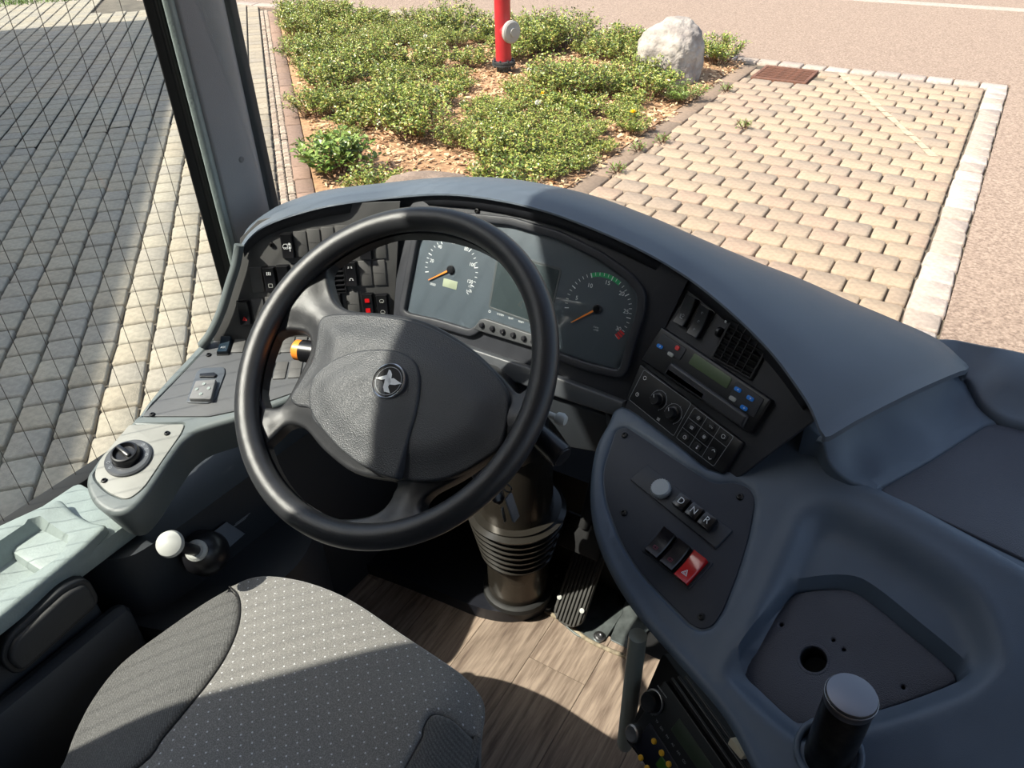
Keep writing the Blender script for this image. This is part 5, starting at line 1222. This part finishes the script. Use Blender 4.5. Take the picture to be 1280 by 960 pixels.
# lawn patch far left
bm = bmesh.new()
for i in range(9000):
    x_, y_ = rnd.uniform(-17.5, -14.2), rnd.uniform(6.5, 10.5)
    if y_ < 8.15+(x_+15.4)*1.5: continue
    a = rnd.uniform(0, 2*pi); h_ = rnd.uniform(.03, .09); w_ = .008; dx, dy = cos(a)*w_, sin(a)*w_
    v = [bm.verts.new(p) for p in ((x_-dx, y_-dy, 0), (x_+dx, y_+dy, 0), (x_+dy*3, y_-dx*3, h_))]; bm.faces.new(v)
M_GRASS = mat('grass', (0.104, 0.192, 0.024), .6, var=.4, vscale=3)
setp(wobj('grass', bm, M_GRASS, None, None), 'short green grass at the far left edge of the paving', 'grass', kind='stuff')
# ================================================================ planted bed
def inbed(x_, y_): 
    nn = x_*n2[0]+y_*n2[1]
    return nn > .10 and x_ < -2.70 and y_ < 9.84 and y_ > 2.2
M_SOIL = mat('bark_mulch', (0.234, 0.140, 0.078), .95, bump=1., bscale=40, col2=(0.390, 0.242, 0.133), vscale=25)
bedP = [(-2.70, 2.75), (-2.70, 9.85), (-9.9, 9.85), (-10.2, 9.75)]
pA = n2*.17+a2*14.2; pB = n2*.17+a2*2.2
bedP = [(-2.70, 9.85), tuple(pA), tuple(pB), (-2.70, 2.77)]
bedP = [(-2.70, 9.85), (-10.3, 9.85), tuple(n2*.072+a2*14.0), (-2.70, 2.62)]
sb = slab('soil_bed', bedP, XY, M_SOIL, None, h=-.002, depth=.05, er=.01, props=dict(kind='structure'))
MW_ = [mat('chip_0', (0.585, 0.406, 0.234), .8), mat('chip_1', (0.484, 0.296, 0.172), .8), mat('chip_2', (0.640, 0.468, 0.281), .8), mat('chip_3', (0.281, 0.156, 0.086), .85)]
bm = bmesh.new()
for i in range(26000):
    x_, y_ = rnd.uniform(-10.2, -2.60), rnd.uniform(2.4, 9.84)
    if not inbed(x_-.06, y_): continue
    l, w_ = rnd.uniform(.012, .035), rnd.uniform(.006, .016); a = rnd.uniform(0, 2*pi); e = Matrix.Translation((x_, y_, rnd.uniform(.0, .03)))@Matrix.Rotation(a, 4, 'Z')@Matrix.Rotation(rnd.gauss(0, .4), 4, 'X')@Matrix.Rotation(rnd.gauss(0, .3), 4, 'Y')
    v = [bm.verts.new(e@Vector(p)) for p in ((-l, -w_, 0), (l, -w_*.7, 0), (l*.9, w_, 0), (-l*.8, w_*.8, 0))]; f = bm.faces.new(v); f.material_index = rnd.choices(range(4), (4, 4, 2, 2))[0]
setp(wobj('bark_chips', bm, MW_, None, None), 'pale orange bark chips covering the planted bed', 'mulch', kind='stuff')
# shrubs
def leaf_mat(name, c):
    m = mat(name, c, .32, var=.0); b = m.node_tree.nodes['Principled BSDF']; b.inputs['Roughness'].default_value = .36
    oi = None; return m
MLF = [leaf_mat('leaf_0', (0.156, 0.226, 0.039)), leaf_mat('leaf_1', (0.257, 0.312, 0.055)), leaf_mat('leaf_2', (0.406, 0.421, 0.109)), leaf_mat('leaf_3', (0.078, 0.133, 0.035)), leaf_mat('leaf_4', (0.484, 0.343, 0.133))]
MLG = [leaf_mat('bright_leaf_0', (0.156, 0.234, 0.047)), leaf_mat('bright_leaf_1', (0.234, 0.328, 0.078)), leaf_mat('bright_leaf_2', (0.094, 0.172, 0.031))]
M_TWIG = mat('twig', (.16, .09, .05), .8)
def leaf(bm, p, d, l, w_, mi, rnd):
    """folded leaf, four triangles"""
    d = d.normalized(); s = d.cross(Vector((rnd.gauss(0, .4), rnd.gauss(0, .4), 1))).normalized(); u = s.cross(d)
    a = bm.verts.new(p); m0 = bm.verts.new(p+d*l*.5+s*w_+u*w_*.35); m1 = bm.verts.new(p+d*l*.5-s*w_+u*w_*.35); m2 = bm.verts.new(p+d*l*.45); t = bm.verts.new(p+d*l)
    for f in ((a, m0, m2), (a, m2, m1), (m0, t, m2), (m2, t, m1)): g = bm.faces.new(f); g.material_index = mi
def shrub_mesh(seed, R, H, nst, nl, mats_, ll=.034, droop=.0):
    rnd = random.Random(seed); bs = bmesh.new(); bl = bmesh.new()
    for i in range(nst):
        a = rnd.uniform(0, 2*pi); r = R*math.sqrt(rnd.random()); b0 = Vector((cos(a)*r*.45, sin(a)*r*.45, 0)); tp_ = Vector((cos(a)*r, sin(a)*r, H*rnd.uniform(.55, 1)*(1-.35*(r/R)**2)))
        mid = (b0+tp_)/2+Vector((rnd.gauss(0, .03), rnd.gauss(0, .03), .05)); pts_ = [b0, mid, tp_]
        add_tube(bs, pts_, [.004, .003, .0015], 4, cap=False)
        for k_ in range(nl):
            t = .25+.75*(k_+rnd.random())/nl; p = b0*(1-t)**2+mid*2*t*(1-t)+tp_*t*t
            d = Vector((rnd.gauss(0, 1), rnd.gauss(0, 1), rnd.uniform(-.1, .9))).normalized(); p2 = p+d*rnd.uniform(0, .035)
            leaf(bl, p2, d, ll*rnd.uniform(.7, 1.3), ll*rnd.uniform(.24, .36), rnd.choices(range(len(mats_)), [5, 5, 3, 3, 1][:len(mats_)])[0], rnd)
    return to_mesh('foliage', bl, mats_, None), to_mesh('stems', bs, M_TWIG, 60)
protos = [shrub_mesh(1, .42, .40, 70, 34, MLF), shrub_mesh(2, .38, .32, 60, 32, MLF), shrub_mesh(3, .46, .46, 76, 34, MLF), shrub_mesh(4, .34, .24, 50, 28, MLF), shrub_mesh(5, .40, .34, 56, 36, MLF)]
def shrub(x_, y_, i, s, rz, label, group=None, pr=None):
    f, st = (pr or protos[i]); e = empty('shrub', (x_, y_, 0), label, 'shrub', group)
    Mx = Matrix.Translation((x_, y_, 0))@Matrix.Rotation(rz, 4, 'Z')@Matrix.Scale(s, 4)
    obj('foliage', f, Mx, e, kind='stuff'); obj('stems', st, Mx, e, kind='stuff'); return e
# clearing of bare mulch near the windscreen
def bare(x_, y_):
    q = proj((x_, y_, 0.05)); px, py = q
    return False
gaps = [(x_, y_, r) for (x_, y_, r) in [(*atz(500, 205, 0)[:2], .42), (*atz(560, 218, 0)[:2], .30), (*atz(455, 222, 0)[:2], .25), (*atz(500, 75, 0)[:2], .35), (*atz(590, 70, 0)[:2], .3), (*atz(700, 85, 0)[:2], .45), (*atz(610, 130, 0)[:2], .2), (*atz(760, 165, 0)[:2], .25), (*atz(730, 60, 0)[:2], .3), (*atz(560, 150, 0)[:2], .15)]]
placed = []; tries = 0
while tries < 9000 and len(placed) < 230:
    tries += 1; x_, y_ = rnd.uniform(-10.2, -2.8), rnd.uniform(2.6, 9.8)
    if not inbed(x_-.1, y_-.1) or x_ > -2.95: continue
    s = rnd.uniform(.6, 1.1); r = .34*s
    if any(hypot(x_-g[0], y_-g[1]) < g[2]+.18 for g in gaps): continue
    if hypot(x_+5.01, y_-8.08) < .5 or hypot(x_+4.75, y_-7.5) < .4 or hypot(x_+3.05, y_-8.85) < .85: continue
    if any(hypot(x_-q[0], y_-q[1]) < r*.86+q[2]*.52 for q in placed): continue
    placed.append((x_, y_, r, s))
for x_, y_, r, s in placed:
    i = rnd.randrange(5)
    if y_ < 5.5: i = rnd.choice((1, 3, 4)); s *= .85
    shrub(x_, y_, i, s, rnd.uniform(0, 6.3), 'low small-leaved evergreen shrub growing in the mulched bed', 'low shrubs of the planted bed')
P = atz(862, 128, 0); shrub(P[0]-.05, P[1], 0, .62, 1., 'bright green feathery plant at the foot of the boulder', None, shrub_mesh(21, .42, .36, 60, 26, MLG, .034))
P = atz(812, 100, 0); shrub(P[0], P[1]-.15, 2, .85, 2., 'taller leafy shrub standing against the left side of the boulder')
for (a, b), s_, i_, l_ in [((672, 66), 1.0, 2, 'bushy shrub just right of the hydrant, towards the road'), ((700, 40), 1.1, 0, 'tall shrub at the road edge right of the hydrant'), ((735, 46), 1.15, 2, 'tall leafy shrub at the road edge, midway between hydrant and boulder'), ((772, 66), 1.1, 4, 'dense shrub directly left of the boulder'), ((600, 32), 1.1, 2, 'tall shrub behind the hydrant on its left side'), ((668, 30), 1.1, 4, 'tall shrub behind the hydrant on its right side')]:
    P = atz(a, b, 0); shrub(P[0], min(P[1], 9.6), i_, s_, a*.7, l_)
for (a, b) in [(660, 175), (700, 160), (720, 205), (690, 222), (755, 190), (770, 150), (650, 215), (735, 170), (790, 165), (640, 235), (705, 190), (745, 215), (620, 205), (675, 200)]:
    P = atz(a+rnd.uniform(-6, 6), b, 0); shrub(min(P[0], -2.8), P[1], rnd.choice((1, 3, 4)), rnd.uniform(.38, .6), rnd.uniform(0, 6), 'small low plant on the bark chips near the brick bay', 'small low plants near the brick bay')
P = atz(430, 222, 0); shrub(P[0]-.15, P[1]+.1, 0, 1.1, 0, 'light green broad-leaved herb at the near left corner of the bed', None, shrub_mesh(22, .34, .30, 46, 16, MLG, .06))
# weeds in the paving
wv_ = shrub_mesh(31, .08, .035, 12, 7, MLG, .024)
for q, l in [((828, 178), 'small weed in the paving nearest the boulder'), ((798, 188), 'small weed growing in the edging left of the bricks'), ((930, 160), 'isolated small green weed between the bricks'), ((908, 114), 'small weed beside the boulder shadow'), ((772, 215), 'small weed in the edging nearest the windscreen')]:
    P = atz(*q, 0); shrub(P[0], P[1], 0, 1, 1, l, None, wv_)['category'] = 'weed'
# dandelions
M_DY = mat('dandelion_yellow', (.9, .62, .02), .6); M_DW = mat('seed_head', (.75, .75, .68), .9)
def dandelion(px, py, z, m, label):
    p = atz(px, py, z); e = empty('dandelion', (p[0], p[1], 0), label, 'flower')
    tube('stem', [(p[0], p[1], 0), (p[0]+.01, p[1], z)], .0025, MLG[0], e, 6)
    bm = bmesh.new(); rr_ = random.Random(5)
    if m is M_DY:
        for i in range(60):
            a = rr_.uniform(0, 2*pi); t = rr_.uniform(.1, 1); d = Vector((cos(a)*t, sin(a)*t, .35)).normalized(); s = d.cross(Vector((0, 0, 1))).normalized()*.004
            o = Vector((0, 0, 0)); v = [bm.verts.new(x__) for x__ in (o-s*.5, o+s*.5, o+d*.034+s, o+d*.034-s)]; bm.faces.new(v)
    else:
        for i in range(140):
            d = Vector((rr_.gauss(0, 1), rr_.gauss(0, 1), rr_.gauss(0, 1))).normalized(); s = d.orthogonal().normalized()*.004; o = d*.026
            v = [bm.verts.new(x__) for x__ in (d*.004, o-s, o+s)]; bm.faces.new(v)
    obj('flower_head', to_mesh('flower_head', bm, m, None), Matrix.Translation((p[0]+.01, p[1], z)), e)
for q, z, l in [((714, 87), .2, 'yellow dandelion flower right of the hydrant'), ((790, 141), .15, 'yellow dandelion flower nearest the brick bay'), ((677, 118), .15, 'faint yellow dandelion flower below the hydrant')]: dandelion(*q, z, M_DY, l)
for q, z, l in [((671, 128), .22, 'white dandelion seed head below the hydrant'), ((661, 87), .22, 'pair of white dandelion clocks right of the hydrant base, left one'), ((669, 89), .22, 'white dandelion clock right of the hydrant base, right one of the pair'), ((531, 45), .2, 'white dandelion clock left of the hydrant among the shrubs'), ((544, 113), .2, 'white dandelion clock in the middle of the bed')]: dandelion(*q, z, M_DW, l)
# boulders
def boulder(name, c, sx, sy, sz, seed, m, label, rot=0, sub=5):
    bm = bmesh.new(); bmesh.ops.create_icosphere(bm, subdivisions=sub, radius=1); from_ = __import__('mathutils').noise
    for v in bm.verts:
        p = v.co.copy(); q = Vector([math.copysign(abs(a)**.82, a) for a in p]); n1 = from_.noise(p*1.3+Vector((seed, 0, 0))); n3 = from_.fractal(p*5+Vector((seed, 3, 0)), 1, 2, 4)
        v.co = Vector((q.x*sx, q.y*sy, q.z*sz))*(1+.16*n1+.05*n3)
    bmesh.ops.rotate(bm, cent=(0, 0, 0), matrix=Matrix.Rotation(rot, 3, 'Z'), verts=bm.verts[:])
    me = to_mesh(name, bm, m, 180); return obj(name, me, Matrix.Translation(c), None, label=label, category='boulder') if False else setp(obj(name, me, Matrix.Translation(c)), label, 'boulder')
M_ROCK = mat('limestone', (0.203, 0.182, 0.173), .9, bump=1., bscale=14, col2=(0.426, 0.395, 0.355), vscale=5, det=9, bdist=.03)
boulder('boulder', (-3.22, 8.74, .21), .36, .36, .40, 3.3, M_ROCK, 'pale rounded boulder standing at the corner of the planted bed')
M_ROCK2 = mat('brown_rock', (0.203, 0.156, 0.125), .9, bump=1., bscale=25, var=.25, vscale=6, det=6, bdist=.01)
P = atz(545, 236, .12); boulder('boulder', (P[0], P[1]-.12, .06), .40, .26, .2, 8.1, M_ROCK2, 'low brown boulder just beyond the windscreen, below the bare mulch', .4, 4)
# hydrant
P = atz(630, 90, 0); hy = empty('hydrant', (P[0], P[1], 0), 'red pillar hydrant with grey side cap standing in the planted bed', 'hydrant')
MH = mat('hydrant_red', (0.484, 0.027, 0.035), .4, var=.1, vscale=5); MHG = mat('hydrant_grey', (0.359, 0.351, 0.335), .5, var=.1); MHD = mat('hydrant_iron', (0.035, 0.043, 0.047), .55, var=.3)
MT = Matrix.Translation((P[0], P[1], 0))
lathe('pillar', [(.092, .12), (.092, 1.15), (.105, 1.2), (.09, 1.3), (.02, 1.36)], MT, MH, hy, 36)
lathe('base', [(.085, -.02), (.085, .09)], MT, MHD, hy, 32)
lathe('flange', [(.09, .075), (.135, .08), (.135, .10), (.10, .104), (.135, .108), (.135, .128), (.095, .133)], MT, MHD, hy, 32)
for i in range(8): a = i*pi/4+.2; lathe('bolt', [(.014, .06), (.014, .148), (.002, .15)], MT@Matrix.Translation((.117*cos(a), .117*sin(a), 0)), MHD, hy, 6)
hd = Vector((.86, -.30, 0)).normalized(); o = Vector((P[0], P[1], .46)); A_ = align(o, o+hd)
lathe('outlet', [(.085, .02), (.082, .10), (.088, .125)], A_, MH, hy, 28)
lathe('outlet_cap', [(.115, .12), (.122, .13), (.122, .165), (.105, .18), (.05, .185), (.045, .2), (.0005, .2)], A_, MHG, hy, 28)
# the building across the yard whose shadow lies on the paving (stands left behind the bus)
a_ = SUN_AZ; Hb = 9.0; of = Hb/math.tan(SUN_EL)
c0_ = Vector((-11.3, 9.16, 0))-a_*(of+.22); d1 = Vector((.73, -.68, 0)).normalized(); d2 = -Vector((.62, .78, 0)).normalized()
bm = bmesh.new(); prism(bm, [tuple(c0_[:2]), tuple((c0_+d1*26)[:2]), tuple((c0_+d1*26+d2*14)[:2]), tuple((c0_+d2*14)[:2])][::-1], -.02, Hb); setp(wobj('building', bm, mat('plaster', (.55, .52, .47), .9, var=.05), None, 20), 'plastered building left behind the bus, outside the view', 'building')
